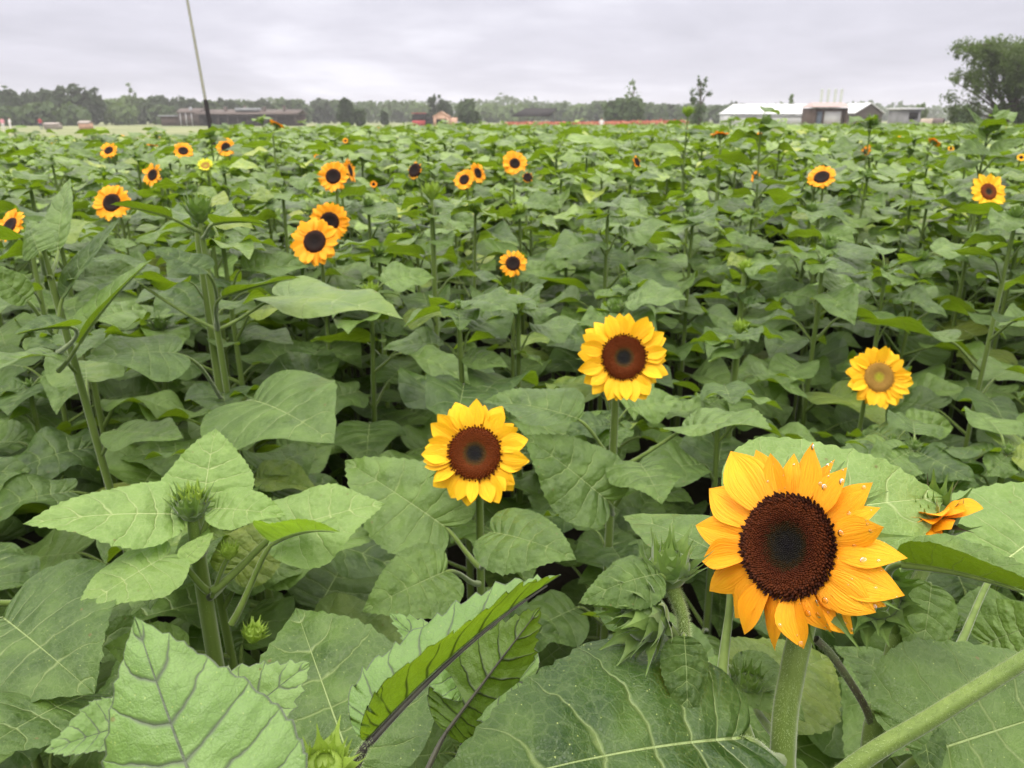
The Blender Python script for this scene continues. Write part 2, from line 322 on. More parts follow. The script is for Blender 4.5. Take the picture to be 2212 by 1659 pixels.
def blade(L=1, shape=HEART, W=1, nt_=24, nr=3, teeth=0.0, ntooth=20, fold=0.0, curl=0.0, droop=0.0, wave=0.0, wf=2.0, ph=0.0, twist=0.0, m=0, rnd=0.0, vexp=2.0, mb=None, M=None, puck=0.0, seed=0):
    """a blade along +X, its upper side towards +Z"""
    mb = mb or MB(); tt = np.linspace(0, 1, nt_ + 1); C = catmull(shape, 12); ct = np.linspace(0, 1, len(C))
    bx = np.interp(tt, ct, C[:, 0]); by = np.interp(tt, ct, C[:, 1]) * W; mt = tt ** vexp if shape in (HEART, OVATE) else np.maximum.accumulate(np.maximum(bx, 0))
    rg = np.random.RandomState(seed)
    for s in (1, -1):
        ex, ey = bx.copy(), by.copy()
        if teeth:
            saw = ((tt * ntooth + (0.3 if s > 0 else 0)) % 1.0); amp = teeth * saw * np.clip((tt - .12) * 6, 0, 1) * np.clip((1 - tt) * 10, 0, 1) * (0.6 + 0.8 * rg.rand(nt_ + 1))
            ex = ex + amp * 0.7; ey = ey + amp
        rr = np.linspace(0, 1, nr + 1)[None, :]; X = mt[:, None] * (1 - rr) + ex[:, None] * rr; Y = ey[:, None] * rr + 0 * X; flat = np.stack([X, Y * s], -1).reshape(-1, 2)
        Z = wave * np.sin(2 * PI * (wf * X + 0.15 * s) + ph + (1.3 if s < 0 else 0)) * rr ** 1.6 * np.clip(Y * 3.2, 0, 1)
        if puck:
            vv = np.abs((tt * 8.0) % 1.0 - 0.5)[:, None] * 2; Z = Z + puck * np.sqrt(vv) * np.sin(PI * np.clip(rr, 0.0, .97)) ** .6
            for q in range(5): 
                fx, fy, pp = rg.uniform(2, 7), rg.uniform(2, 8), rg.uniform(0, 6); Z = Z + puck * .35 * np.sin(2 * PI * (fx * X + fy * Y) + pp) * np.clip(Y * 4, 0, 1)
        Z = Z - curl * Y * Y; Yf = Y * math.cos(fold) * s; Z = Z + Y * math.sin(fold)
        if twist: a = twist * X; Y2 = Yf * np.cos(a) - Z * np.sin(a); Z = Yf * np.sin(a) + Z * np.cos(a); Yf = Y2
        if abs(droop) > 1e-3:
            a = droop * X; X2 = np.sin(a) / droop + Z * np.sin(a); Z2 = -(1 - np.cos(a)) / droop + Z * np.cos(a); X, Z = X2, Z2
        v = np.stack([X, Yf + 0 * X, Z + 0 * X], -1).reshape(-1, 3) * L
        if M is not None: v = v @ M[:3, :3].T + M[:3, 3]
        vein = np.stack([tt[:, None] + 0 * rr, (rr * s) + 0 * tt[:, None]], -1).reshape(-1, 2)
        mb.add(v, gridf(nt_, nr, s < 0), m, vein, flat, rnd)
    return mb

# leaf with its stalk, one unit long, origin where it leaves the stem
LOD = {0: (44, 5, 8, 8), 1: (18, 3, 6, 5), 2: (9, 2, 4, 3), 3: (5, 1, 2, 3)}
NV = 22
def leaf_variant(i, lod):
    rg = random.Random(100 + i); k = min(1, i / (NV - 1))            # k 0 low leaf .. 1 top leaf
    elev = rad(20 + 36 * k + rg.uniform(-8, 8)); pitch = rad(-2 + 20 * k + rg.uniform(-13, 11)); pl = 0.62 - 0.25 * k + rg.uniform(-.08, .08)
    if i >= 100: pl = .12; elev = rad(40); pitch = rad(rg.uniform(-8, 42))
    nt_, nr, pn, seg = LOD[lod]; mb = MB()
    e = np.array([math.cos(elev) * pl, 0, math.sin(elev) * pl]); P = [(0, 0, 0), e * .55, e - .12 * np.array([math.cos(pitch), 0, math.sin(pitch)]), e]
    tube(mb, bez(P, pn), np.array([.026, .017, .014]) if lod < 2 else np.array([.026, .016]), seg, 1)
    shape = [HEART, HEART, OVATE][i % 3] if k < .75 else OVATE
    blade(1, shape, rg.uniform(.98, 1.28), nt_, nr, 0.014 if lod == 0 else 0, 22, rad(rg.uniform(0, 26)), rg.uniform(.0, .8), rad(rg.uniform(0, 42)), rg.uniform(.04, .11), rg.uniform(1.0, 2.2), rg.uniform(0, 6), rg.uniform(-.5, .5), 0, rg.random(), mb=mb,
          M=TR(*e) @ RY(-pitch) @ RX(rg.uniform(-.35, .35)), puck=0.007 if lod == 0 else 0, seed=i)
    return mb
_lv = {}
def LV(i, lod):
    if (i, lod) not in _lv: _lv[(i, lod)] = leaf_variant(i, lod)
    return _lv[(i, lod)]
_lm = {}
def LVM(i, lod):
    if (i, lod) not in _lm: _lm[(i, lod)] = LV(i, lod).mesh('leaf', [LEAF if lod < 2 else LEAFF, STEM])
    return _lm[(i, lod)]

def bract_ring(mb, rg, n, r0, L, z0, elev, W=1.0, m=0, res=6, curlback=0.6, tw=0.3):
    for k in range(n):
        az = 2 * PI * k / n + rg.uniform(-.12, .12); el = elev + rg.uniform(-.22, .22)
        blade(L * rg.uniform(.8, 1.2), BRACT, W, res, 1, 0, 1, rad(22), 0, curlback + rg.uniform(-.3, .4), 0, 1, 0, rg.uniform(-tw, tw), m, rg.random(), mb=mb, M=RZ(az) @ TR(r0, 0, z0) @ RY(-el))
def dome(mb, prof, seg, m, fl=None):
    prof = np.array(prof, float); th = np.linspace(0, 2 * PI, seg + 1)
    v = np.stack([prof[:, 0:1] * np.cos(th), prof[:, 0:1] * np.sin(th), prof[:, 1:2] + 0 * th], -1).reshape(-1, 3)
    R = prof[:, 0].max(); flat = np.stack([(prof[:, 0:1] / R) + 0 * th, 0 * prof[:, 0:1] + th], -1).reshape(-1, 2)
    mb.add(v, gridf(len(prof) - 1, seg), m, None, flat)
def bud(seed, r=0.022, lod=0, m=0, open_=0.0):
    """closed head looking along +Z, r its radius"""
    rg = random.Random(seed); mb = MB(); seg = 14 if lod == 0 else 7
    dome(mb, [(0.25 * r, -1.3 * r), (.7 * r, -.95 * r), (1.0 * r, -.45 * r), (1.02 * r, 0), (.85 * r, .35 * r), (.5 * r, .55 * r), (0, .6 * r)], seg, m)
    res = 9 if lod == 0 else 4
    if lod < 2:
        bract_ring(mb, rg, 8, .75 * r, 1.7 * r, -.75 * r, 0.55, 1.0, m, res, -.5)
        bract_ring(mb, rg, 9, .98 * r, 1.75 * r, -.40 * r, 1.0, 1.05, m, res, -.2)
        bract_ring(mb, rg, 9, .92 * r, 1.6 * r, .0 * r, 1.45, 1.0, m, res, .3)
        bract_ring(mb, rg, 8, .60 * r, 1.1 * r, .30 * r, 1.9, .9, m, res, .3)
    else:
        bract_ring(mb, rg, 8, .9 * r, 2.1 * r, -.4 * r, 0.95, 1.1, m, 3, .1); bract_ring(mb, rg, 6, .6 * r, 1.7 * r, .1 * r, 1.4, 1.1, m, 3, .0)
    return mb
def calyx(seed, rd, lod=0, m=0, Lb=1.15):
    rg = random.Random(seed); mb = MB()
    dome(mb, [(.16 * rd, -.62 * rd), (.45 * rd, -.5 * rd), (.85 * rd, -.3 * rd), (1.02 * rd, -.08 * rd), (.9 * rd, .0)], 16 if lod == 0 else 8, m)
    res = 9 if lod == 0 else 4
    bract_ring(mb, rg, 12 if lod < 2 else 8, .8 * rd, Lb * rd, -.3 * rd, -.35, .8, m, res, .5)
    if lod < 2: bract_ring(mb, rg, 12, .95 * rd, Lb * rd, -.15 * rd, -.12, .8, m, res, .4)
    return mb
def disc(rd, n, lod=0, seed=0):
    mb = MB(); rg = random.Random(seed)
    dome(mb, [(1.0 * rd, -.10 * rd), (1.0 * rd, .06 * rd), (.9 * rd, .15 * rd), (.7 * rd, .17 * rd), (.5 * rd, .13 * rd), (.3 * rd, .07 * rd), (.12 * rd, .07 * rd), (0, .08 * rd)][::-1], 40 if lod == 0 else 14, 0)
    mb.f[-1] = mb.f[-1][:, ::-1]
    for k in range(n):
        q = (k + .5) / n; R = rd * math.sqrt(q) * 1.01; a = k * 2.399963; hh = rd * (.035 + .085 * q * q) * rg.uniform(.7, 1.25); rr = rd * (.015 + .016 * q)
        zb = rd * (np.interp(R / rd, [0, .12, .3, .5, .7, .9, 1.0], [.08, .07, .07, .13, .17, .15, .05])); c = np.array([math.cos(a), math.sin(a), 0]); t = np.array([-c[1], c[0], 0])
        ou = c * (0.9 * q ** 4) + np.array([rg.uniform(-.15, .15), rg.uniform(-.15, .15), 1]); ou = norm(ou); b0 = c * R + np.array([0, 0, zb - .3 * hh]); e = b0 + ou * (hh * 1.6)
        u1 = norm(np.cross(ou, t)); v = [b0 + (t * x + u1 * y) * rr for x, y in ((1, 0), (0, 1), (-1, 0), (0, -1))] + [b0 + ou * hh * 1.1 + (t * x + u1 * y) * rr * 1.15 for x, y in ((1, 0), (0, 1), (-1, 0), (0, -1))] + [e] * 4
        f = [(0 + i, (1 + i) % 4, 4 + (1 + i) % 4, 4 + i) for i in range(4)] + [(4 + i, 4 + (1 + i) % 4, 8 + (1 + i) % 4, 8 + i) for i in range(4)]
        fl = np.zeros((12, 2)); fl[:, 0] = min(1.0, R / rd + rg.uniform(-.06, .06)); mb.add(np.array(v), f, 0, None, fl)
    return mb
def petal(rg, rd, L, k, n, layer, lod, mb, el=None, W=None, az=None, droop=None, shape=None):
    az = 2 * PI * (k + .5 * layer) / n + rg.uniform(-.10, .10) if az is None else az
    el = (rg.uniform(-.05, .32) + .12 * layer) if el is None else el
    blade(L * rg.uniform(.86, 1.1), shape or PETL, W or rg.uniform(1.35, 1.85), 12 if lod == 0 else 5, 3 if lod == 0 else 1, 0, 1, rad(rg.uniform(-4, 22)), rg.uniform(-.8, 1.2), droop if droop is not None else rg.uniform(-.15, .75), .012 if lod == 0 else 0, 1.1, rg.uniform(0, 6), rg.uniform(-.5, .5), 0, rg.random(), mb=mb,
          M=RZ(az) @ TR(rd * .90, 0, rd * (.03 - .06 * layer)) @ RX(rg.uniform(-.25, .25)) @ RY(-el))

# ------------------------------------------------------------------ plants
class Plant:
    def __init__(s, base, label, group=None):
        s.base = np.array([base[0], base[1], 0.0]); s.o = empty('sunflower_plant', s.base, label, 'sunflower', group)
    def L(s, p): return np.asarray(p, float) - s.base
    def stem(s, pts, r, name='stem', mat_=None, hair=0, seg=10, ribs=0, n=14):
        mb = MB(); path = catmull([s.L(p) for p in pts], max(2, n // (len(pts) - 1))); k = len(path); rr = np.interp(np.linspace(0, 1, k), np.linspace(0, 1, len(np.atleast_1d(r))), np.atleast_1d(r))
        tube(mb, path, rr, seg, 0, ribs)
        if hair: hairs(mb, path[-int(len(path) * .6):], rr[-int(len(path) * .6):], hair, 0.0018, np.random.RandomState(5), 1)
        s.path = path + s.base; return obj(name, mb, [mat_ or STEM, HAIR], s.o)
    def at(s, z):
        i = int(np.argmin(abs(s.path[:, 2] - z))); return s.path[i]
    def leaf(s, b, t, W=1.0, n=(0, .7, .7), fold=12, curl=.2, droop=20, wave=.035, wf=1.5, ph=0., shape=HEART, at=None, mat_=None, teeth=.016, ntooth=24, hi=True, twist=0., stalk=None, pr=.0035, seed=1, label=None, sag=.25, hair=0, puck=.007):
        B, T = U(*b), U(*t); d = rad(droop); ch = T - B; Lc = np.linalg.norm(ch); nn = CD(*n) if len(n) == 3 else np.array(n[:3])
        puck = puck if hi else .002
        F0 = frame(s.L(B), ch, nn); Lf = Lc / (math.sin(d / 2) / (d / 2) if abs(d) > 1e-3 else 1); M = F0 @ RY(-d / 2)
        mb = blade(Lf, shape, W, 72 if hi else 30, 8 if hi else 4, teeth, ntooth, rad(fold), curl, d, wave, wf, ph, twist, 0, seed * .37 % 1, M=M, puck=puck, seed=seed)
        lo = obj('leaf', mb, [mat_ or LEAF], s.o)
        if label: lo['label'] = label
        if at is not None:
            A = np.asarray(at, float); X = M[:3, 0]; ln = np.linalg.norm(A - B); dirA = norm(B - A) + np.array([0, 0, .0])
            P = bez([s.L(A), s.L(A) + (s.L(B) - s.L(A)) * .45 + np.array([0, 0, -sag * ln * .3]), s.L(B) - X * ln * .22, s.L(B), s.L(B) + X * .02 * Lf], 12) - M[:3, 2] * pr * .4
            pm = MB(); tube(pm, P, np.array([pr * 1.35, pr, pr * .95, pr * .5]), 8, 0)
            if hair: hairs(pm, P, pr, hair, .0015, np.random.RandomState(3), 1)
            po = obj('petiole', pm, [stalk or STEM, HAIR], lo)
        # raised midrib along the under side
        q = np.linspace(0, .92, 16); a = d * q
        cx = np.sin(a) / d if abs(d) > 1e-3 else q; cz = -(1 - np.cos(a)) / d if abs(d) > 1e-3 else 0 * q
        P = np.stack([cx, 0 * q, cz - .75 * pr * (.75 - .6 * q) / Lf - .004], -1) * Lf; P = P @ M[:3, :3].T + M[:3, 3]
        rb = MB(); tube(rb, P, np.array([pr * .75, pr * .45, pr * .15]), 6, 0); obj('midrib', rb, [stalk or STEM], lo)
        return lo
    def auto_leaves(s, z0, z1, n, lod, rng, Lmax=.19, az0=None, joined=None, avoid=None, rosette=False):
        az = rng.uniform(0, 6.28) if az0 is None else az0
        for k in range(n):
            f = k / max(1, n - 1); z = z0 + (z1 - z0) * f; az += 2.4 + rng.uniform(-.3, .3)
            if avoid is not None and math.cos(az - avoid[0]) > avoid[1]: continue
            prof = np.interp(f, [0, .4, .75, 1], [.85, 1, .85, .58]) * Lmax * rng.uniform(.85, 1.12)
            i = int(np.clip(round(f * (NV - 1) + rng.uniform(-2.5, 2.5)), 0, NV - 1)); p = s.L(s.at(z))
            M = TR(*p) @ RZ(az) @ RY(rng.uniform(-.12, .12)) @ RX(rng.uniform(-.15, .15)) @ SC(prof)
            link('leaf', LVM(i, lod), s.o, M)
        if rosette:
            for k in range(rng.randint(4, 5)):
                az += 1.4 + rng.uniform(-.3, .3); p = s.L(s.at(z1 + .02 - .018 * k)); link('leaf', LVM(100 + rng.randrange(5), lod), s.o, TR(*p) @ RZ(az) @ SC(Lmax * rng.uniform(.36, .62)))
    def head(s, pos, z, R, rd, npet=17, lod=1, mats=(PETAL, DISCK), seed=1, sep=False, nfl=0, el=None, missing=0.0, Lb=1.15, roll=0., half=None, green=None):
        M = facing(s.L(pos), z, 1.0, roll); rg = random.Random(seed); green = green or BUDG
        cm = MB(); cm.join(calyx(seed, rd, lod, 0, Lb), M)
        ho = obj('flower_head', cm, [green], s.o)
        dm = MB(); dm.join(disc(rd, nfl, lod, seed), M); obj('seed_disc', dm, [mats[1]], ho)
        Lp = R - rd * .88; ring = MB()
        for layer in (1, 0):
            for k in range(npet):
                if rg.random() < missing: continue
                azz = 2 * PI * (k + .5 * layer) / npet
                if half is not None and math.cos(azz - half[0]) < half[1]: continue
                pm = MB(); petal(rg, rd, Lp, k, npet, layer, lod, pm, el=None if el is None else el + rg.uniform(-.15, .15))
                if sep: q = MB(); q.join(pm, M); obj('petal', q, [mats[0]], ho)
                else: ring.join(pm, M)
        if not sep and ring.n: obj('petal_ring', ring, [mats[0]], ho)
        s.M = M; return ho
    def bud(s, pos, z, r, lod=1, m=BUDG, seed=1, hair=0):
        mb = MB(); mb.join(bud(seed, r, lod), facing(s.L(pos), z)); return obj('bud', mb, [m], s.o)

HEROES = []        # (x, y, z, R) of what the field must not hide
#EXTRA
def flower_plant(px, py, d, Rpx, label, face=(0, 0.05, 1), df=.5, npet=16, mats=(PETAL, DISCK), seed=1, nleaf=9, zt=.13, lean=0.0, sep=False, nfl=0, group='sunflower plants with an open bloom', el=None, missing=0., half=None, rst=None, leaves=True, Lmax=.19, Lb=1.15, az0=None, keep=True, green=None):
    pos = U(px, py, d); R = Rpx / FPX * d; rd = R * df; z = CD(*face); lod = 0 if d < 1.6 else (1 if d < 5.6 else 2)
    zb = norm([z[0], z[1], 0]); back = pos - z * rd * .6; bx = back - zb * .03
    P = Plant((bx[0] - lean, bx[1]), label, group); H = pos[2]
    r = rst or (.0065 if d > 1 else .0085)
    P.stem([(bx[0] - lean, bx[1], 0), (bx[0] - lean * .5, bx[1], H * .5), (bx[0] - lean * .1, bx[1], H - .16), (bx[0], bx[1], H - .065 - rd * .3), back + np.array([0, 0, -.0]) - z * .003], [r * 1.5, r * 1.2, r, r * .85, r * 1.1], hair=600 if d < 1.6 else 0, n=24)
    P.head(pos, z, R, rd, npet, lod, mats, seed, sep, nfl, el, missing, Lb, 0., half, green)
    if leaves: P.auto_leaves(H * .38, H - zt, nleaf, lod, random.Random(seed * 7 + 1), Lmax, az0)
    if keep: HEROES.append((pos[0], pos[1], pos[2], R))
    return P
def bud_plant(px, py, d, rpx, label, up=(0, 1, .3), m=BUDG, seed=1, nleaf=12, lean=0.0, group='tall sunflower plants with a spiky green bud', Lmax=.19, top_leaf=.04, az0=None, rst=.008, leaves=True, z0=.35, keep=None):
    keep = (d < 2.6) if keep is None else keep
    pos = U(px, py, d); r = rpx / FPX * d * (.66 if d > 1 else .72); z = CD(*up); lod = 0 if d < 1.6 else (1 if d < 5.6 else 2)
    P = Plant((pos[0] - lean, pos[1] + .01), label, group); H = pos[2]; back = pos - z * r * 1.1
    P.stem([(pos[0] - lean, pos[1] + .01, 0), (pos[0] - lean * .5, pos[1] + .01, H * .5), (back[0] - lean * .08, back[1], H - .12), back], [rst * 1.5, rst * 1.2, rst, rst * .7], hair=400 if d < 1.3 else 0, n=21, ribs=6 if d < 1.3 else 0, seg=16 if d < 1.3 else 9)
    P.bud(pos, z, r, lod, m, seed)
    if leaves: P.auto_leaves(H * z0, H - top_leaf, nleaf, lod, random.Random(seed * 5 + 2), Lmax, az0, rosette=(d > 1.8))
    if keep: HEROES.append((pos[0], pos[1], pos[2] + .0, r * 1.5))
    return P

# ================================================================== A: the large bloom in front
A = Plant((U(1690, 1500, .62)[0], U(1690, 1500, .62)[1] + .015), 'large nearest sunflower with dew on its petals and a dark brown disc', 'sunflower plants with an open bloom')
az_ = CD(-1.30, .36, 1); apos = U(1705, 1180, .58); ARd = .0365; aback = apos - az_ * ARd * .6
A.stem([(A.base[0], A.base[1], 0), U(1683, 2250, .63), U(1690, 1640, .625), U(1712, 1450, .625), U(1745, 1300, .625), aback], [.0125, .0115, .0100, .0098, .0095, .012], hair=9000, n=60, seg=20, ribs=7)
def head_A():
    M = facing(A.L(apos), az_); rg = random.Random(11)
    cm = MB(); cm.join(calyx(3, ARd, 0, 0, 1.25), M); ho = obj('flower_head', cm, [BUDG], A.o)
    dm = MB(); dm.join(disc(ARd, 1900, 0, 3), M); obj('seed_disc', dm, [DISC], ho)
    # petals: angle seen from the front (anticlockwise from right), length, elevation, width, droop
    PE = [(3, .052, .12, 1.25, .5, 0), (22, .052, .10, 1.0, .3, 1), (36, .050, .30, 1.3, .0, 0), (48, .046, .05, 1.1, .2, 1), (61, .050, .12, 1.0, .1, 1), (73, .053, .25, 1.25, .1, 0), (88, .048, .10, 1.05, .1, 1), (99, .055, .20, 1.2, .1, 0), (112, .050, .18, 1.15, .3, 1), (125, .054, .25, 1.5, .15, 0), (138, .045, .05, 1.1, .3, 1),
          (149, .052, .22, 1.4, .25, 0), (162, .050, .15, 1.1, .3, 1), (173, .050, .22, 1.25, .3, 0), (186, .048, .10, 1.1, .3, 1), (195, .050, .25, 1.2, .3, 0), (207, .048, .05, 1.1, .4, 1), (214, .048, .28, 1.3, .35, 0), (229, .050, .25, 1.1, .5, 0), (241, .048, .10, 1.1, .6, 1), (250, .053, .22, 1.25, .5, 0), (263, .052, .20, 1.2, .45, 0), (272, .046, .05, 1.0, .5, 1), (280, .052, .22, 1.15, .5, 0),
          (292, .050, .1, 1.1, .6, 1), (301, .054, .28, 1.45, .6, 0), (318, .036, .40, 1.3, 1.2, 0), (327, .044, .05, 1.2, .9, 1), (337, .038, .55, 1.3, 1.3, 0), (348, .050, .30, 1.5, .8, 0), (355, .050, .0, 1.2, .7, 1)]
    for dg, L, el, W, dr, ly in PE:
        q = MB(); petal(rg, ARd, L * (.86 if 50 < dg < 130 else (.88 if 230 < dg < 310 else (1.2 if dg < 240 and dg > 120 else .95))), 0, 1, ly, 0, q, el - .14 + rg.uniform(-.08, .08), W * rg.uniform(1.05, 1.3), rad(dg), dr, PETP)
        u = q.cat()[0]; r2 = MB(); r2.join(q, M); po = obj('petal', r2, [PETAL], ho)
        vw = r2.cat()[0]
        if -25 < ((dg + 180) % 360 - 180) < 130 or dg > 296:       # dew
            wm = MB(); nb = rg.randint(1, 5) if dg > 100 and dg < 296 else rg.randint(3, 9)
            F = r2.cat()[1]
            for _ in range(nb):
                fi = F[rg.randrange(len(F))]; c = vw[fi].mean(0); nn = norm(np.cross(vw[fi[1]] - vw[fi[0]], vw[fi[2]] - vw[fi[0]]) + 1e-12)
                rr = rg.choice([.0006, .0008, .0011, .0015, .0024]); Mx = facing(c + nn * .0001, nn, rr)
                pr = [(math.cos(a) * 1.0, math.sin(a) * .32) for a in np.linspace(0, PI / 2, 5)]; o2 = MB(); dome(o2, pr, 10, 0); wm.join(o2, Mx)
            obj('water_beads', wm, [WATER], po)
head_A(); HEROES.append((apos[0], apos[1], apos[2], .085))
sA = A.at(1.10)
A.leaf((1640, 1130, .665), (2040, 1075, .70), 1.05, (.05, .62, .8), 6, .2, 18, .03, 1.2, .5, HEART, at=U(1745, 1300, .63), seed=2, mat_=LEAFY)
A.leaf((1600, 1595, .52), (905, 1740, .45), 1.02, (-.03, .80, .60), 6, .55, 28, .03, 1.3, .2, HEART, at=U(1688, 1640, .60), seed=3, pr=.004, label='huge dark leaf filling the bottom edge', puck=.012, hair=300)
A.leaf((1640, 1500, .74), (1790, 1420, .84), 1.0, (0, .8, .6), 6, .3, 20, .03, 1.2, 0, seed=4, at=U(1690, 1600, .63))
A.auto_leaves(.35, .95, 8, 0, random.Random(4), .2)

# K: buds and a half opened orange bloom behind A
K = Plant(U(1885, 1700, .70)[:2] + np.array([0, .02]), 'plant hidden behind the big bloom, with a half opened orange flower and dry dark bracts')
K.stem([(K.base[0], K.base[1], 0), U(1880, 2100, .70), U(1882, 1640, .69), U(1912, 1500, .69), U(1950, 1330, .70), U(2020, 1180, .72)], [.011, .010, .0095, .009, .006, .006], hair=2500, n=50, seg=14, ribs=6)
kz = CD(-.35, .75, .45); kp = U(2004, 1122, .70); M = facing(K.L(kp), kz); rg = random.Random(8)
mb = MB(); mb.join(bud(8, .021, 0), M); kb = obj('bud', mb, [BUDG], K.o)
mb = MB()
for k, (az, el) in enumerate([(200, 1.0), (225, 1.15), (250, 1.25), (275, 1.0), (300, 1.2), (170, 1.25), (240, .7), (150, 1.0), (185, .8), (215, 1.35), (320, .9), (265, 1.4)]):
    q = MB(); petal(rg, .012, .036, 0, 1, 0, 0, q, el, 1.7, rad(az), 1.0); mb.join(q, M @ TR(0, 0, .006))
obj('petal_ring', mb, [PETALO], kb)
mb = MB()
for k in range(9):
    az = 2 * PI * k / 9 + .3; blade(.040 * rg.uniform(.8, 1.25), BRACT, .62, 10, 2, 0, 1, rad(30), 0, rg.uniform(-.5, .9), 0, 1, 0, rg.uniform(-.9, .9), 0, rg.random(), mb=mb, M=M @ RZ(az) @ TR(.014, 0, -.004) @ RY(-rg.uniform(.5, 1.1)))
obj('dry_bracts', mb, [DRY], kb)
HEROES.append((kp[0], kp[1], kp[2], .03))
K.leaf((1948, 1215, .60), (2330, 1325, .52), .78, (-.12, 1, -.10), 48, .2, 24, .02, 1.0, 1.0, OVATE, at=U(1950, 1330, .70), seed=6, mat_=LEAF, label='bent leaf showing its bright green underside', pr=.0035)
K.leaf((2012, 1262, .70), (1975, 1475, .67), .92, (.08, .12, 1), 4, .35, 14, .02, 1.2, .3, OVATE, at=U(1950, 1300, .70), seed=7, pr=.0025)
K.leaf((2001, 1628, .60), (2420, 1500, .66), .95, (.05, .70, .70), 8, .35, 15, .03, 1.3, 0, HEART, at=U(1900, 1700, .68), seed=8)
K.leaf((1965, 1500, .78), (1800, 1395, .86), 1.0, (.15, .8, .6), 10, .3, 26, .05, 1.5, 1.2, OVATE, at=U(1915, 1500, .70), seed=9, label='leaf with small holes chewed in it')
K.leaf((1990, 1560, .62), (2015, 1700, .58), .8, (-.3, .5, .8), 8, .3, 20, .02, 1.0, 0, OVATE, at=U(1895, 1640, .69), seed=10, hi=False)
# side branch with the bud under the big petals
P0 = [K.L(p) for p in (U(1888, 1585, .69), U(1865, 1520, .68), U(1800, 1420, .665), U(1762, 1380, .66))]
mb = MB(); pb = catmull(P0, 8); tube(mb, pb, .0035, 9, 0); hairs(mb, pb, .0035, 500, .0015, np.random.RandomState(2), 1); obj('branch', mb, [PURP, HAIR], K.o)
P0 = [K.L(p) for p in (U(1935, 1400, .70), U(1930, 1340, .69), U(1905, 1300, .67))]
mb = MB(); tube(mb, catmull(P0, 8), .004, 9, 0); obj('branch', mb, [STEM, HAIR], K.o)
K.bud(U(1893, 1288, .640), CD(-.35, .15, 1), .0195, 0, BUDG, 21)
K.leaf((2165, 1215, .88), (2350, 1085, .95), 1.3, (.0, .7, .7), 8, .4, 18, .04, 1.2, 1, HEART, at=U(2060, 1420, .80), seed=77, mat_=LEAFY)
K.leaf((2130, 1390, .85), (2290, 1330, .80), 1.2, (.1, .6, .8), 8, .4, 18, .04, 1.2, 1, HEART, at=U(2040, 1500, .80), seed=78)
K.auto_leaves(.35, .90, 6, 0, random.Random(14), .19)

# J: leaning hairy stalk across the corner
J = Plant(U(1500, 1900, .47)[:2] + np.array([-.02, .03]), 'hairy light green stalk slanting across the lower right corner')
J.stem([(J.base[0], J.base[1], 0), (J.base[0], J.base[1], .55), U(1500, 2000, .47), U(1800, 1690, .455), U(2020, 1545, .45), U(2212, 1425, .455), U(2420, 1290, .47), U(2520, 1150, .50)], [.009, .008, .0066, .0056, .0051, .0047, .0045, .004], hair=9000, n=90, seg=18, ribs=5)
J.bud(U(2540, 1110, .50), CD(.3, 1, .3), .018, 0, BUDG, 31)

# M: two spiky buds left of the big bloom
Mp = Plant(U(1600, 1700, .62)[:2] + np.array([0, .03]), 'plant with two hairy spiky buds just left of the big bloom')
Mp.stem([(Mp.base[0], Mp.base[1], 0), U(1640, 2100, .64), U(1620, 1640, .61), U(1540, 1480, .585), U(1483, 1390, .57), U(1474, 1330, .565), U(1452, 1268, .565)], [.010, .009, .0075, .0062, .0048, .0042, .0055], hair=4500, n=70, seg=14)
Mp.bud(U(1446, 1218, .565), CD(.02, 1, .18), .0150, 0, BUDG, 41)
Mp.bud(U(1385, 1335, .545), CD(-.80, -.15, .50), .0170, 0, BUDG, 42)
P0 = [Mp.L(p) for p in (U(1500, 1420, .575), U(1462, 1378, .57), U(1440, 1352, .562))]
mb = MB(); tube(mb, catmull(P0, 6), .0045, 9, 0); obj('branch', mb, [STEM], Mp.o)
HEROES += [(U(1440, 1270, .56)[0], U(1440, 1270, .56)[1], U(1440, 1270, .56)[2], .045)]
Mp.leaf((1425, 1240, .55), (1250, 1305, .54), 1.0, (-.1, .75, .6), 8, .9, 40, .03, 1, 0, OVATE, at=U(1455, 1275, .565), seed=12, pr=.002, puck=.012)
Mp.leaf((1478, 1375, .54), (1483, 1580, .52), .78, (.05, .25, 1), -6, .9, 30, .02, 1, 0, OVATE, at=U(1480, 1395, .57), seed=13, pr=.002, puck=.012)
Mp.leaf((1560, 1200, .70), (1345, 1115, .80), .85, (0, .9, .5), 10, .3, 20, .03, 1, 0, OVATE, at=U(1560, 1480, .62), seed=14, hi=False)
Mp.leaf((1585, 1440, .72), (1740, 1560, .66), .95, (0, .8, .6), 8, .3, 20, .03, 1, 0, HEART, at=U(1600, 1580, .61), seed=15)
Mp.bud(U(1618, 1478, .70), CD(.1, 1, .3), .0125, 0, BUDG, 44)
Mp.auto_leaves(.35, .95, 7, 0, random.Random(24), .19)

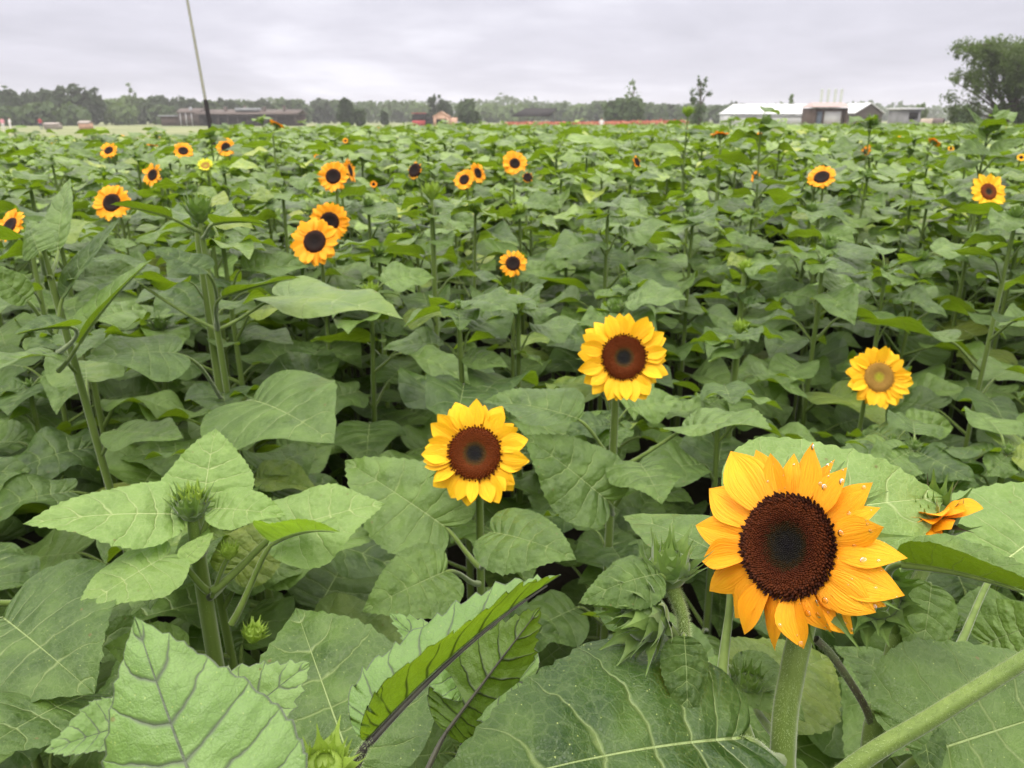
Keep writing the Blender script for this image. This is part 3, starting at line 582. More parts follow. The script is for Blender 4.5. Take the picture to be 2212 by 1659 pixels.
# N: leaves with black veins at the bottom, middle
Np = Plant(U(800, 1900, .50)[:2] + np.array([0, .05]), 'plant whose leaves show black veins and serrated edges at the bottom edge')
Np.stem([(Np.base[0], Np.base[1], 0), U(790, 2500, .56), U(800, 2000, .52)], [.009, .008, .006], n=20)
Np.leaf((792, 1600, .43), (1212, 1243, .50), .62, (-.62, .72, .16), 44, .25, 18, .028, 1.3, .4, OVATE, at=U(720, 1800, .45), mat_=LEAFP, stalk=DARKST, teeth=.03, ntooth=17, seed=17, pr=.003, label='folded leaf with black veins seen from below', hair=900)
Np.leaf((965, 1580, .58), (1168, 1312, .60), .9, (.55, .55, -.62), 24, .3, 22, .04, 1.4, 1, OVATE, at=U(820, 1900, .50), mat_=LEAFP, stalk=DARKST, teeth=.03, ntooth=15, seed=18, pr=.0022)
Np.leaf((1010, 1500, .60), (840, 1325, .62), .8, (.2, .8, .5), 22, .3, 20, .03, 1.3, 1, OVATE, at=U(830, 1950, .53), mat_=LEAFP, stalk=DARKST, teeth=.03, ntooth=15, seed=19, pr=.0022)
Np.leaf((1130, 1475, .60), (930, 1440, .64), 1.0, (0, .6, .8), 10, .3, 10, .03, 1, 0, HEART, at=U(840, 1950, .53), mat_=LEAFP, stalk=DARKST, seed=20, pr=.002)

# O: pale leaves nearest the camera, bottom left
O_ = Plant(U(440, 2000, .45)[:2] + np.array([0, .03]), 'plant with pale yellow-green saw-edged leaves in the bottom left corner')
O_.stem([(O_.base[0], O_.base[1], 0), U(440, 2600, .48), U(470, 2020, .40)], [.009, .008, .006], n=20)
O_.leaf((500, 1900, .355), (292, 1333, .40), 1.05, (.03, .45, .9), -8, .35, 16, .03, 1.1, .6, OVATE, at=U(480, 2060, .40), mat_=LEAFP, stalk=DARKST, teeth=.014, ntooth=20, seed=23, pr=.0013, label='very near pale leaf with grey veins', puck=.010)
O_.leaf((420, 1640, .44), (672, 1430, .46), 1.1, (.1, .6, .8), 8, .3, 20, .04, 1.4, 2, OVATE, at=U(480, 2060, .42), mat_=LEAFP, stalk=DARKST, teeth=.035, ntooth=15, seed=24, pr=.002)
O_.leaf((300, 1560, .42), (95, 1625, .40), 1.15, (.1, .8, .55), 25, .3, 15, .05, 1.4, 3, OVATE, at=U(470, 2060, .42), mat_=LEAFP, stalk=DARKST, teeth=.035, ntooth=13, seed=25, pr=.002)
O_.bud(U(700, 1660, .42), CD(.15, 1, .5), .011, 0, BUDY, 43)

# B: branching bud plant, left of the middle
B = bud_plant(412, 1092, .95, 40, 'bushy plant with a star of pale leaves around one spiky bud, lower left', (0, 1, .35), BUDG, 51, leaves=False, rst=.0095)
mb = MB(); mb.join(bud(52, .013, 0), facing(B.L(U(414, 1078, .955)), CD(0, 1, .3))); obj('bud', mb, [BUDY], B.o)
y_ = dict(mat_=LEAFY)
b0 = U(440, 1190, .965); b1 = U(452, 1290, .965); b2 = U(455, 1340, .965)
B.leaf((437, 1105, .98), (466, 926, 1.05), 1.4, (.08, .40, .9), 6, .3, 14, .03, 1.2, 0, OVATE, at=U(425, 1150, .965), seed=31, **y_)
B.leaf((400, 1112, .96), (50, 1133, .88), .95, (-.05, .78, .6), 10, .35, 20, .04, 1.2, 1, OVATE, at=U(428, 1160, .965), seed=32, **y_)
B.leaf((362, 1200, .91), (160, 1328, .84), 1.15, (-.15, .75, .6), 6, .4, 14, .03, 1.2, 2, HEART, at=U(448, 1275, .96), seed=33, **y_)
B.leaf((462, 1098, .96), (618, 1115, .94), 1.0, (.0, .75, .65), 14, .3, 16, .05, 1.2, 1, OVATE, at=U(430, 1165, .965), seed=34, **y_)
B.leaf((390, 1090, .98), (255, 1085, 1.02), .8, (-.0, .85, .55), 12, .3, 16, .05, 1.2, 1, OVATE, at=U(428, 1150, .965), seed=35, **y_)
B.leaf((600, 1150, .98), (832, 1088, 1.03), 1.2, (.0, .80, .6), 10, .5, 18, .05, 1.3, 2, HEART, at=U(458, 1275, .96), seed=36, mat_=LEAFY, pr=.0045)
B.leaf((588, 1172, .94), (735, 1150, .86), .95, (.1, .95, -.1), 30, .3, 26, .05, 1.2, 1, OVATE, at=U(500, 1345, .96), seed=37, **y_)
B.leaf((430, 1185, .93), (398, 1155, 1.0), .8, (.1, .5, .8), 8, .3, 10, .02, 1, 0, OVATE, at=b0, seed=38, hi=False, **y_)
B.leaf((505, 1235, 1.06), (610, 1115, 1.12), 1.2, (.0, .6, .8), 6, .3, 10, .02, 1, 0, HEART, at=b1, seed=39)
B.leaf((395, 1215, .90), (462, 1150, .93), .9, (-.1, .5, .85), 10, .2, 10, .02, 1, 0, OVATE, at=b0, seed=40, hi=False, **y_)
B.bud(U(495, 1190, .95), CD(0, 1, .1), .0085, 0, BUDY, 53); B.bud(U(548, 1368, .93), CD(.2, 1, .3), .010, 0, BUDY, 54)
P0 = [B.L(p) for p in (U(458, 1290, .965), U(480, 1230, .955), U(493, 1205, .95))]; mb = MB(); tube(mb, catmull(P0, 6), .003, 8, 0); obj('branch', mb, [STEM], B.o)
B.auto_leaves(.30, .80, 9, 0, random.Random(33), .2)

Z_ = Plant(U(-60, 1700, .95)[:2], 'plant with broad dark leaves low in the left corner, behind the pale saw-edged ones')
Z_.stem([(Z_.base[0], Z_.base[1], 0), (Z_.base[0], Z_.base[1], .5), U(-55, 1420, .95), U(-40, 1250, .95)], [.011, .010, .008, .005])
Z_.leaf((8, 1335, .86), (205, 1500, .76), 1.35, (.0, .75, .65), 10, .4, 20, .04, 1.2, 1, HEART, at=U(-55, 1420, .95), seed=70)
Z_.leaf((190, 1500, .80), (-70, 1640, .66), 1.35, (.1, .7, .7), 8, .4, 20, .04, 1.2, 2, HEART, at=U(-50, 1520, .95), seed=71)
Z_.leaf((120, 1300, 1.0), (300, 1420, .96), 1.1, (.1, .5, .85), 8, .4, 20, .04, 1.2, 2, HEART, at=U(-40, 1300, .95), seed=72)
Z_.auto_leaves(.3, .7, 6, 0, random.Random(91), .2)
B.leaf((765, 1665, .68), (640, 1315, .84), 1.05, (.1, .5, .85), 8, .4, 20, .04, 1.2, 2, HEART, at=(B.base[0], B.base[1], .62), seed=73)
B.leaf((385, 1425, .92), (225, 1395, .86), 1.1, (.1, .6, .8), 8, .4, 20, .04, 1.2, 2, HEART, at=(B.base[0], B.base[1], .72), seed=74)
# C and D: the two middle blooms
C_ = flower_plant(1026, 979, 1.15, 113, 'medium red-brown-disced sunflower, lowest of the two medium blooms left of the big one', (-.06, .05, 1), .50, 17, (PETALY, DISCR), 61, leaves=False, sep=True, nfl=500, rst=.0065)
C_.leaf((962, 1138, 1.20), (745, 995, 1.30), .9, (-.1, .55, .8), 10, .4, 14, .05, 1.2, 0, HEART, at=U(1035, 1225, 1.19), seed=44)
C_.leaf((1065, 1150, 1.08), (1245, 1210, 1.02), 1.1, (.1, .65, .7), 14, .9, 30, .03, 1, 1, HEART, at=U(1040, 1225, 1.19), seed=45)
C_.leaf((960, 1235, 1.06), (782, 1322, 1.00), 1.05, (0, .5, .85), 8, .3, 20, .03, 1, 2, HEART, at=U(1035, 1260, 1.19), seed=46)
C_.auto_leaves(.30, .72, 9, 0, random.Random(35), .2)
D_ = flower_plant(1347, 772, 1.36, 99, 'medium red-brown-disced sunflower, upper of the two medium blooms, above the big one', (.06, .0, 1), .48, 17, (PETALY, DISCR), 62, leaves=False, sep=True, nfl=600, rst=.0075)
D_.leaf((1480, 925, 1.36), (1668, 930, 1.22), .95, (.0, .9, .45), 16, .4, 30, .06, 1.2, 1, HEART, at=U(1335, 1010, 1.4), seed=47)
D_.leaf((1250, 905, 1.34), (1040, 870, 1.42), .95, (-.1, .85, .5), 20, .4, 26, .05, 1.2, 1, OVATE, at=U(1330, 1000, 1.4), seed=48)
D_.leaf((1310, 1080, 1.30), (1130, 940, 1.32), 1.0, (0, .5, .85), 10, .4, 20, .05, 1.2, 1, HEART, at=U(1325, 1110, 1.4), seed=49)
D_.leaf((1380, 1000, 1.33), (1430, 1090, 1.20), 1.1, (0, .5, .85), 10, .6, 30, .05, 1.2, 1, HEART, at=U(1330, 1090, 1.4), seed=50)
D_.auto_leaves(.35, .80, 9, 0, random.Random(36), .2)
flower_plant(1898, 815, 2.0, 69, 'lemon yellow sunflower with a pale brown disc and ragged petals, above the big bloom', (.02, .08, 1), .47, 19, (PETALY, DISCB), 63, sep=True, nfl=200, lean=.02, zt=.2)

# tall bud plants on the left and in the middle distance
E_ = bud_plant(430, 452, 1.55, 34, 'tall plant with a spiky green bud rising left of the twin blooms', (0, 1, .2), BUDG, 71, 6, lean=-.03, az0=.4, rst=.0062, top_leaf=.35)
e_ = lambda y: E_.at(U(445, y, 1.56)[2])
E_.leaf((372, 470, 1.50), (238, 442, 1.48), .8, (-.1, 1, -.15), 16, .3, 16, .04, 1.2, 1, OVATE, at=e_(500), seed=80, hi=False)
E_.leaf((462, 482, 1.50), (582, 486, 1.46), .8, (.1, 1, .05), 16, .3, 20, .04, 1.2, 1, OVATE, at=e_(510), seed=81, hi=False)
E_.leaf((440, 582, 1.44), (322, 540, 1.42), 1.15, (-.1, .85, .5), 14, .4, 16, .05, 1.2, 1, HEART, at=e_(700), seed=82, hi=False)
E_.leaf((480, 640, 1.50), (650, 600, 1.56), 1.0, (.1, .95, .0), 14, .3, 14, .04, 1.2, 1, OVATE, at=e_(700), seed=83, hi=False)
E_.leaf((380, 762, 1.40), (183, 775, 1.32), 1.35, (-.05, .75, .6), 8, .4, 20, .05, 1.2, 2, HEART, at=e_(900), seed=84, hi=False)
E_.leaf((548, 865, 1.42), (722, 958, 1.27), 1.25, (.05, .70, .7), 12, .5, 26, .06, 1.2, 2, HEART, at=e_(980), seed=85, hi=False)
E_.leaf((600, 640, 1.70), (870, 690, 1.62), .8, (.05, .9, .45), 12, .5, 24, .06, 1.2, 1, HEART, at=e_(750), seed=86, hi=False)
E_.leaf((300, 610, 1.62), (190, 560, 1.66), 1.1, (-.05, .8, .5), 12, .4, 20, .05, 1.2, 2, HEART, at=e_(760), seed=87, hi=False)
F_ = bud_plant(88, 520, 1.35, 26, 'tall leafy plant with upright leaves and a small bud near the left edge', (-.1, 1, .3), BUDG, 72, 11, lean=-.10, az0=2.2, Lmax=.20, rst=.0065)
F_.leaf((135, 640, 1.36), (262, 470, 1.36), .62, (-.5, .4, .75), 14, .2, 10, .02, 1, 0, OVATE, at=U(118, 720, 1.36), seed=60, hi=False)
F_.leaf((85, 545, 1.30), (62, 475, 1.34), 1.2, (-.1, .2, 1), -8, .6, 20, .02, 1, 0, OVATE, at=U(95, 590, 1.35), seed=61, hi=False)
F_.leaf((125, 540, 1.42), (152, 385, 1.5), .62, (-.3, .4, .85), 14, .2, 16, .02, 1, 0, OVATE, at=U(105, 600, 1.36), seed=62, hi=False)
F_.leaf((170, 740, 1.32), (330, 560, 1.36), .7, (-.3, .8, .5), 24, .2, 18, .02, 1, 0, OVATE, at=U(125, 800, 1.37), seed=63, hi=False)
F_.leaf((60, 650, 1.3), (-60, 560, 1.25), .8, (.3, .5, .8), 14, .2, 18, .02, 1, 0, OVATE, at=U(115, 720, 1.37), seed=64, hi=False)
F_.leaf((150, 705, 1.22), (28, 725, 1.15), 1.0, (0, .95, .3), 24, .2, 22, .04, 1, 0, HEART, at=U(125, 760, 1.37), seed=65, hi=False)
bud_plant(932, 412, 2.3, 22, 'lone bare-necked plant with a pale spiky bud in the middle of the picture', (0, 1, .15), BUDY, 73, 11, az0=.1, lean=0.0, top_leaf=.07)
bud_plant(1350, 610, 2.35, 14, 'leafy plant with a tiny bud directly above the bloom in the middle', (0, 1, .3), BUDG, 74, 12)
bud_plant(1610, 576, 2.2, 16, 'leafy plant with a small yellowish opening bud right of the middle', (0, 1, .6), BUDY, 75, 12)
bud_plant(1598, 706, 1.9, 17, 'plant with a pale spiky bud between the middle bloom and the lemon yellow one', (0, 1, .3), BUDY, 84, 12)
bud_plant(2196, 462, 1.9, 20, 'tall plant with a spiky bud cut by the right edge', (0, 1, .3), BUDG, 76, 13, az0=3, rst=.0055, Lmax=.23)
Q_ = bud_plant(2135, 275, 3.0, 9, 'tallest plant, with upright pointed leaves in front of the tree at the right', (0, 1, .2), BUDG, 77, 15, Lmax=.21, z0=.5, top_leaf=0.0, rst=.005)
for b_, t_, ww, sd in (((2128, 285, 3.0), (2088, 232, 3.0), .5, 0), ((2140, 282, 2.95), (2182, 235, 2.95), .5, 1), ((2130, 300, 2.95), (2068, 268, 2.9), .7, 2), ((2142, 300, 3.0), (2215, 275, 2.95), .6, 3), ((2130, 320, 2.9), (2062, 330, 2.85), .8, 4), ((2140, 325, 2.95), (2230, 300, 2.9), .6, 5), ((2150, 270, 3.05), (2150, 222, 3.05), .6, 6)):
    Q_.leaf(b_, t_, ww, (.05, .5, .8), 12, .2, 12, .02, 1, sd, OVATE, at=Q_.at(U(2135, b_[1] + 25, 3.0)[2]), seed=90 + sd, hi=False, pr=.0025)
bud_plant(1486, 240, 4.6, 13, 'tall plant with one round light green bud in front of the orange flower strip', (0, 1, .3), BUDY, 78, 10, top_leaf=.12, rst=.0045, Lmax=.23)
bud_plant(1655, 262, 3.6, 15, 'tall plant with a dark nodding bud in front of the white greenhouse', (.6, .2, .4), BUDG, 79, 13, top_leaf=.01, lean=-.03, rst=.005, Lmax=.24, z0=.5)
bud_plant(1885, 262, 4.6, 15, 'plant with a dark bud and one raised leaf in front of the gabled barn', (.2, .8, .3), BUDG, 80, 13, rst=.0045, Lmax=.24, z0=.5, top_leaf=0)
bud_plant(455, 290, 4.6, 11, 'tall leafy plant in front of the foot of the leaning pole', (0, 1, .2), BUDG, 82, 13, top_leaf=.0, rst=.005, Lmax=.24, z0=.5)
bud_plant(425, 478, 1.62, 14, 'low plant with a dark little bud just below the tall spiky one', (.1, 1, .3), BUDG, 83, 8, keep=False)

FL = [  # px, py, depth, radius px, label, facing, extra
 (680, 522, 2.45, 54, 'sunflower in front of its twin, lower of the overlapping pair', (-.1, .12, 1), dict(df=.47)),
 (712, 479, 2.85, 42, 'sunflower partly hidden behind its twin, upper of the overlapping pair', (.1, -.15, 1), {}),
 (242, 438, 2.9, 41, 'sunflower with a leaf tip across its dark disc, upper left', (-.05, .1, 1), {}),
 (22, 488, 2.0, 40, 'orange sunflower cut by the left edge, half behind a folded leaf', (-.4, .35, 1), {}),
 (720, 381, 3.7, 34, 'round sunflower above the overlapping twins', (0, .05, 1), {}),
 (756, 368, 3.8, 27, 'sunflower seen edge-on just right of the round one above the twins', (.95, .2, .15), {}),
 (1108, 569, 2.6, 31, 'small sunflower with its lower petals hidden, below centre of the field', (0, .1, 1), dict(missing=.3, df=.52)),
 (1112, 353, 4.4, 28, 'round sunflower on a tall stalk at the top centre', (.1, .05, 1), dict(df=.42)),
 (1140, 383, 4.0, 12, 'dark green bud opening with orange tips, under the top centre bloom', (.1, .1, 1), dict(df=.85, missing=.45, mats=(PETALO, DISCK), Lb=1.4)),
 (1032, 374, 4.9, 23, 'sunflower turned sideways behind another left of the top centre bloom', (.75, .1, .7), {}),
 (1003, 388, 4.6, 24, 'tilted sunflower in front of the sideways one near the centre', (-.3, .2, .9), {}),
 (896, 368, 4.2, 20, 'dark half-opened bloom with few petals on a tall stalk', (-.4, .1, .7), dict(df=.8, missing=.6, Lb=1.3)),
 (235, 325, 4.4, 20, 'sunflower with one raised petal shaped like a hook, upper left', (-.1, .35, 1), dict(missing=.15)),
 (396, 326, 4.5, 21, 'sunflower with a mottled disc between hook-petalled bloom and pole', (.25, .3, .9), dict(missing=.15)),
 (330, 378, 3.8, 26, 'sunflower half covered by a dark round bud', (-.3, .1, 1), dict(missing=.2)),
 (488, 318, 5.4, 21, 'sunflower just right of the foot of the leaning pole', (0, .1, 1), {}),
 (329, 314, 6.5, 12, 'tiny sunflower seen edge-on, left of the pole', (.1, 1, .2), {}),
 (444, 358, 3.5, 18, 'lime green flower just opening with yellow petals', (.1, .4, .9), dict(df=.55, mats=(PETALL, DISCB), Lb=2.3, el=.75, green=BUDY)),
 (598, 270, 5.6, 17, 'sunflower facing up in front of the long brown shed', (.4, 1, -.1), {}),
 (746, 304, 8.0, 6, 'faint orange bloom far off below the round dark tree', (0, .1, 1), {}),
 (684, 338, 7.5, 6, 'faint orange bloom above the round sunflower, by the pole side', (0, .1, 1), {}),
 (807, 398, 5.6, 8, 'small orange bloom deep in the leaves left of the centre', (0, .1, 1), dict(mats=(PETALO, DISCK))),
 (1376, 350, 4.3, 14, 'dark bud with a crescent of orange petals right of the top centre bloom', (.7, .1, .7), dict(df=.7, missing=.5, mats=(PETALO, DISCK))),
 (1555, 291, 4.4, 20, 'deep orange bloom with dark bracts facing the sky', (0, 1, .12), dict(mats=(PETALO, DISCK), Lb=1.5)),
 (1632, 382, 4.2, 13, 'orange bloom seen edge-on, half sunk in the leaves', (-.9, .1, .4), dict(mats=(PETALO, DISCK))),
 (1641, 291, 7.5, 6, 'faint orange bloom under the dark nodding bud', (0, .1, 1), {}),
 (1775, 383, 3.8, 30, 'sunflower with an oval black disc and fringed petals, upper right', (-.45, .45, .8), dict(df=.56)),
 (1868, 330, 4.8, 18, 'orange bloom seen edge-on above the oval-disc sunflower', (-.8, .4, .2), dict(mats=(PETALO, DISCK))),
 (2135, 414, 2.9, 42, 'sunflower with broad petals and dark red disc close to the right edge', (.1, .1, 1), dict(mats=(PETALY, DISCR), df=.45, npet=11)),
 (2018, 307, 6.0, 15, 'tilted orange bloom left of the tallest plant', (.6, .8, .1), dict(mats=(PETALO, DISCK))),
 (2054, 321, 7.5, 7, 'faint yellow bloom under the tilted orange one', (0, .1, 1), dict(mats=(PETALY, DISCK))),
 (1942, 292, 8.5, 5, 'faint yellow bloom below the grey hut', (0, .1, 1), dict(mats=(PETALY, DISCK))),
 (2206, 340, 5.5, 9, 'yellow bloom cut by the right edge', (-.3, .3, 1), dict(mats=(PETALY, DISCK))),
]
for i, (px, py, d, R, lab, fc, ex) in enumerate(FL): flower_plant(px, py, d, R, lab, fc, seed=100 + i, nleaf=9, zt=.10, Lmax=.23, **ex)
bud_plant(356, 376, 3.7, 12, 'dark round bud overlapping the half-covered sunflower', (.2, .3, 1), BUDG, 90, 9, top_leaf=.1)

# ================================================================== the rest of the rows
def limit(x, y, z):
    for hx, hy, hz, R in HEROES:
        if y < hy - .02 and y > .05:
            s = y / hy; dx = abs(x - hx * s); Rs = R * s
            zl = 1.6 + (hz - R * 1.15 - 1.6) * s
            if dx < Rs + .06: z = min(z, zl - .06)
            elif dx < Rs + .14: z = min(z, zl + .0)
            elif dx < Rs + .20: z = min(z, zl + .08)
    return z
rnd = random.Random(77)
bases = [(o.location.x, o.location.y) for o in bpy.data.objects if o.name.startswith('sunflower_plant')]
cand = []
S = .35
for iy in range(1, 45):
    for ix in range(-36, 37):
        x = ix * S + rnd.uniform(-.11, .11) + (S / 2 if iy % 2 else 0); y = .62 + iy * S + rnd.uniform(-.11, .11)
        if abs(x) > y * .70 + .38: continue
        if any((x - a) ** 2 + (y - b) ** 2 < .17 ** 2 for a, b in bases): continue
        H = 1.12 + rnd.gauss(0, .10) + (.14 if rnd.random() < .10 else 0)
        if y < 1.7: H = min(H, .92 + rnd.uniform(-.06, .06) + .16 * max(0, y - .95))
        else: H += .15 * min(1, (y - 1.7) / 1.6)
        if y > 6.5 and x < -.36 * y: H -= .16
        H = min(H, 1.40); H2 = limit(x, y, H)
        if H2 < .62: 
            if y < 3: H2 = .62 if H2 > .45 else 0
            else: continue
        if H2: cand.append((y, x, H2, rnd.random(), rnd.random()))
cand.sort()
NIND = 300 - len(bases)
def side_word(x, y): 
    k = x / (y * .67); return 'left' if k < -.33 else ('right' if k > .33 else 'middle')
def build_generic(x, y, H, seed, lod, objs, top):
    rg = random.Random(seed)
    lab = ['leafy sunflower plant with no visible bud', 'leafy sunflower plant with a green unopened bud'][top]
    band = 'in the nearest rows' if y < 1.9 else ('a few rows back' if y < 3.6 else ('in the crowded middle rows' if y < 5.4 else 'in the rows half way back'))
    lab = '%s %s, %s part' % (lab, band, side_word(x, y))
    P = Plant((x, y), lab, 'sunflower plants without a bloom: ' + lab); lx, ly = rg.uniform(-.03, .03), rg.uniform(-.03, .03)
    pts = [(x, y, 0), (x + lx * .3, y + ly * .3, H * .5), (x + lx, y + ly, H - .02)]
    if objs:
        P.stem(pts, [.011, .009, .006], seg=8 if lod else 12, n=10); P.auto_leaves(H * (.24 if y < 2.5 else .38), H - .03, rg.randint(12, 15), lod, rg, rg.uniform(.215, .28), rosette=True)
        if top: P.bud((x + lx, y + ly, H + .005), (rg.uniform(-.3, .3), rg.uniform(-.4, .1), 1), rg.uniform(.014, .022), min(2, lod), rg.choice([BUDG, BUDY, BUDG]), rg.randint(1, 6))
        else: P.bud((x + lx, y + ly, H), (0, 0, 1), .008, 2, BUDG, 3)
    return P
# joined templates for the farther plants
def template(k, lod, nleaf=10):
    rg = random.Random(500 + k); mb = MB(); H = 1.0; st = MB(); tube(mb, bez([(0, 0, .0), (0, 0, .5), (0, 0, H)], 3 if lod == 2 else 2), np.array([.010, .006]), 4, 1)
    az = rg.uniform(0, 6)
    for j in range(nleaf):
        f = j / (nleaf - 1); z = .42 + .55 * f; az += 2.4 + rg.uniform(-.3, .3); prof = float(np.interp(f, [0, .4, .75, 1], [.85, 1, .85, .6])) * .26 * rg.uniform(.8, 1.15)
        i = int(np.clip(round(f * (NV - 1) + rg.uniform(-2.5, 2.5)), 0, NV - 1))
        mb.join(LV(i, lod), TR(0, 0, z) @ RZ(az) @ RY(rg.uniform(-.12, .12)) @ RX(rg.uniform(-.15, .15)) @ SC(prof), [0, 1], rg.random())
    for j in range(4): az += 1.45; mb.join(LV(100 + (k + j) % 5, lod), TR(0, 0, H - .015 * j) @ RZ(az) @ SC(.12 * rg.uniform(.7, 1.2)), [0, 1], rg.random())
    if k % 2 == 0 and lod < 3: mb.join(bud(k % 5, .019, 2), TR(0, 0, H) @ RY(rg.uniform(-.4, .4)), [2 if k % 4 else 5])
    elif lod < 3: mb.join(bud(2, .010, 2), TR(0, 0, H), [5])
    return mb
T2 = [template(k, 2) for k in range(12)]; T2M = [None] * 12
T3 = [template(k, 3, 8) for k in range(8)]
def tmesh(k):
    if T2M[k] is None: T2M[k] = T2[k].mesh('sunflower_plant', ALL)
    return T2M[k]
count = 0; rest = []
for y, x, H, a, b in cand:
    if count >= NIND: rest.append((y, x, H, a, b)); continue
    count += 1
    if y < 5.3: build_generic(x, y, H, int(a * 1e6), 0 if y < 1.75 else (1 if y < 3.6 else 2), True, int(b < .55 and y > 1.9))
    else:
        k = int(a * 12) % 12; o = link('sunflower_plant', tmesh(k), None, TR(x, y, 0) @ RZ(b * 6.28) @ SC(H))
        tag(o, 'small leafy sunflower plant about half way back in the field, %s part' % side_word(x, y), 'sunflower', 'sunflower plants half way back, ' + side_word(x, y))
# everything beyond: one mass
def edge(x, y):
    k = x / y      # the field ends sooner on the left
    return np.interp(k, [-.72, -.5, -.38, -.25, 0, .72], [17, 20, 26, 40, 58, 64])
fm = MB(); cats = {id(t): t.cat() for t in T2 + T3}
groups = {}
for y, x, H, a, b in rest: groups.setdefault(('2', int(a * 12) % 12), []).append((x, y, H, b * 6.28))
yr = .62 + 45 * S
y = yr
while y < 64:
    s = .36 if y < 22 else .48
    n = int(y * .72 / s) + 1
    for ix in range(-n, n + 1):
        X = (ix + rnd.uniform(-.35, .35)) * s; Y = y + rnd.uniform(-.3, .3) * s
        if Y > edge(X, Y) + rnd.uniform(-.6, .6): continue
        H = 1.23 + rnd.gauss(0, .11) + (.13 if rnd.random() < .07 else 0) - float(np.interp(Y, [17, 26], [0, .24])) - (.22 if X < -.36 * Y else 0); H = limit(X, Y, H)
        groups.setdefault(('2', rnd.randrange(12)) if Y < 17 else ('3', rnd.randrange(8)), []).append((X, Y, H, rnd.uniform(0, 6.28)))
    y += s * .9
for (lv, k), L in groups.items():
    v, f, m, a, b, r = (T2 if lv == '2' else T3)[k].cat(); L = np.array(L); n = len(L); nv = len(v)
    c, s_ = np.cos(L[:, 3])[:, None], np.sin(L[:, 3])[:, None]; h = L[:, 2:3]
    V = np.stack([(v[:, 0] * c - v[:, 1] * s_) * h + L[:, 0:1], (v[:, 0] * s_ + v[:, 1] * c) * h + L[:, 1:2], v[:, 2] * h], -1).reshape(-1, 3)
    Fq = (f[None] + (np.arange(n) * nv)[:, None, None]).reshape(-1, 4)
    fm.v.append(V); fm.f.append(Fq + fm.n); fm.m.append(np.tile(m, n)); fm.a.append(np.tile(a, (n, 1))); fm.b.append(np.tile(b, (n, 1)))
    R = np.tile(r, (n, 1)); R[:, 0] += np.repeat(np.random.RandomState(3).rand(n), nv); fm.r.append(R); fm.n += n * nv
# the rows go on beside and behind the photographer, unseen, added to shade leaves
for iy in range(-12, 24):
    for ix in range(-26, 27):
        X = ix * .36 + rnd.uniform(-.1, .1); Y = iy * .36 + rnd.uniform(-.1, .1)
        if X * X + (Y + .05) ** 2 < .42 ** 2: continue
        if Y > .55 and abs(X) < Y * .70 + .42: continue
        if abs(X) > max(0, Y) * .70 + 2.4 or Y < -3.2: continue
        H = rnd.uniform(1.05, 1.2) if Y < -.2 or Y > .8 else rnd.uniform(.86, .98)
        k = rnd.randrange(12); fm.join(T2[k], TR(X, Y, 0) @ RZ(rnd.uniform(0, 6.28)) @ SC(H), None, rnd.random())
# a few far specks of yellow bloom
for k in range(46):
    Y = rnd.uniform(10, 40); X = rnd.uniform(-.62, .66) * Y
    if Y > edge(X, Y): continue
    q = MB(); rg = random.Random(k)
    for j in range(9): petal(rg, .03, .045, j, 9, 0, 2, q, .15)
    q.m = [np.full(len(x), 3) for x in q.m]; fm.join(q, facing((X, Y, limit(X, Y, 1.16)), CD(rnd.uniform(-.6, .6), .3, 1)))
tag(obj('sunflower_field', fm, ALL), 'dense rows of green sunflower plants running to the far end of the field', 'sunflower field', None, 'stuff')
print('PLANTS', len(bases), count, 'mass faces', sum(len(x) for x in fm.f), 'groups', sum(len(g) for g in groups.values()))
# ================================================================== ground
m, nt_g = mat('ground'); tcg = N(nt_g, 'ShaderNodeTexCoord'); s3 = N(nt_g, 'ShaderNodeSeparateXYZ'); LK(nt_g, tcg.outputs['Object'], s3.inputs[0])
nzg = NOISE(nt_g, tcg.outputs['Object'], 0.06, 5.0); nzf = NOISE(nt_g, tcg.outputs['Object'], 9.0, 5.0)
grassc = MIX(nt_g, MATH(nt_g, 'MULTIPLY', MATH(nt_g, 'SUBTRACT', nzg, .35), 3.0, clamp=True), (0.13, 0.16, 0.07), (0.27, 0.27, 0.15))
soilc = MIX(nt_g, nzf, (0.008, 0.006, 0.005), (0.026, 0.020, 0.015))
yy = MATH(nt_g, 'ADD', s3.outputs[1], MATH(nt_g, 'MULTIPLY', s3.outputs[0], -1.2))
far = MATH(nt_g, 'MULTIPLY', MATH(nt_g, 'SUBTRACT', yy, 33.0), .15, clamp=True)
finish(nt_g, PR(nt_g, MIX(nt_g, far, soilc, grassc), .95, .15, BUMP(nt_g, nzf, .8, .02)).outputs[0]); GROUND = m
mb = MB(); 
xs = np.concatenate([-np.geomspace(900, 3, 30), np.linspace(-2.6, 2.6, 40), np.geomspace(3, 900, 30)]); ys = np.concatenate([-np.geomspace(60, 1, 8), np.linspace(-.6, 8, 70), np.geomspace(8.3, 900, 40)])
X, Y = np.meshgrid(xs, ys, indexing='ij'); rs = np.random.RandomState(1); Z = rs.normal(0, .012, X.shape) * (np.hypot(X, Y) < 30)
mb.add(np.stack([X, Y, Z], -1).reshape(-1, 3), gridf(len(xs) - 1, len(ys) - 1)); tag(obj('ground', mb, [GROUND]), kind='structure')

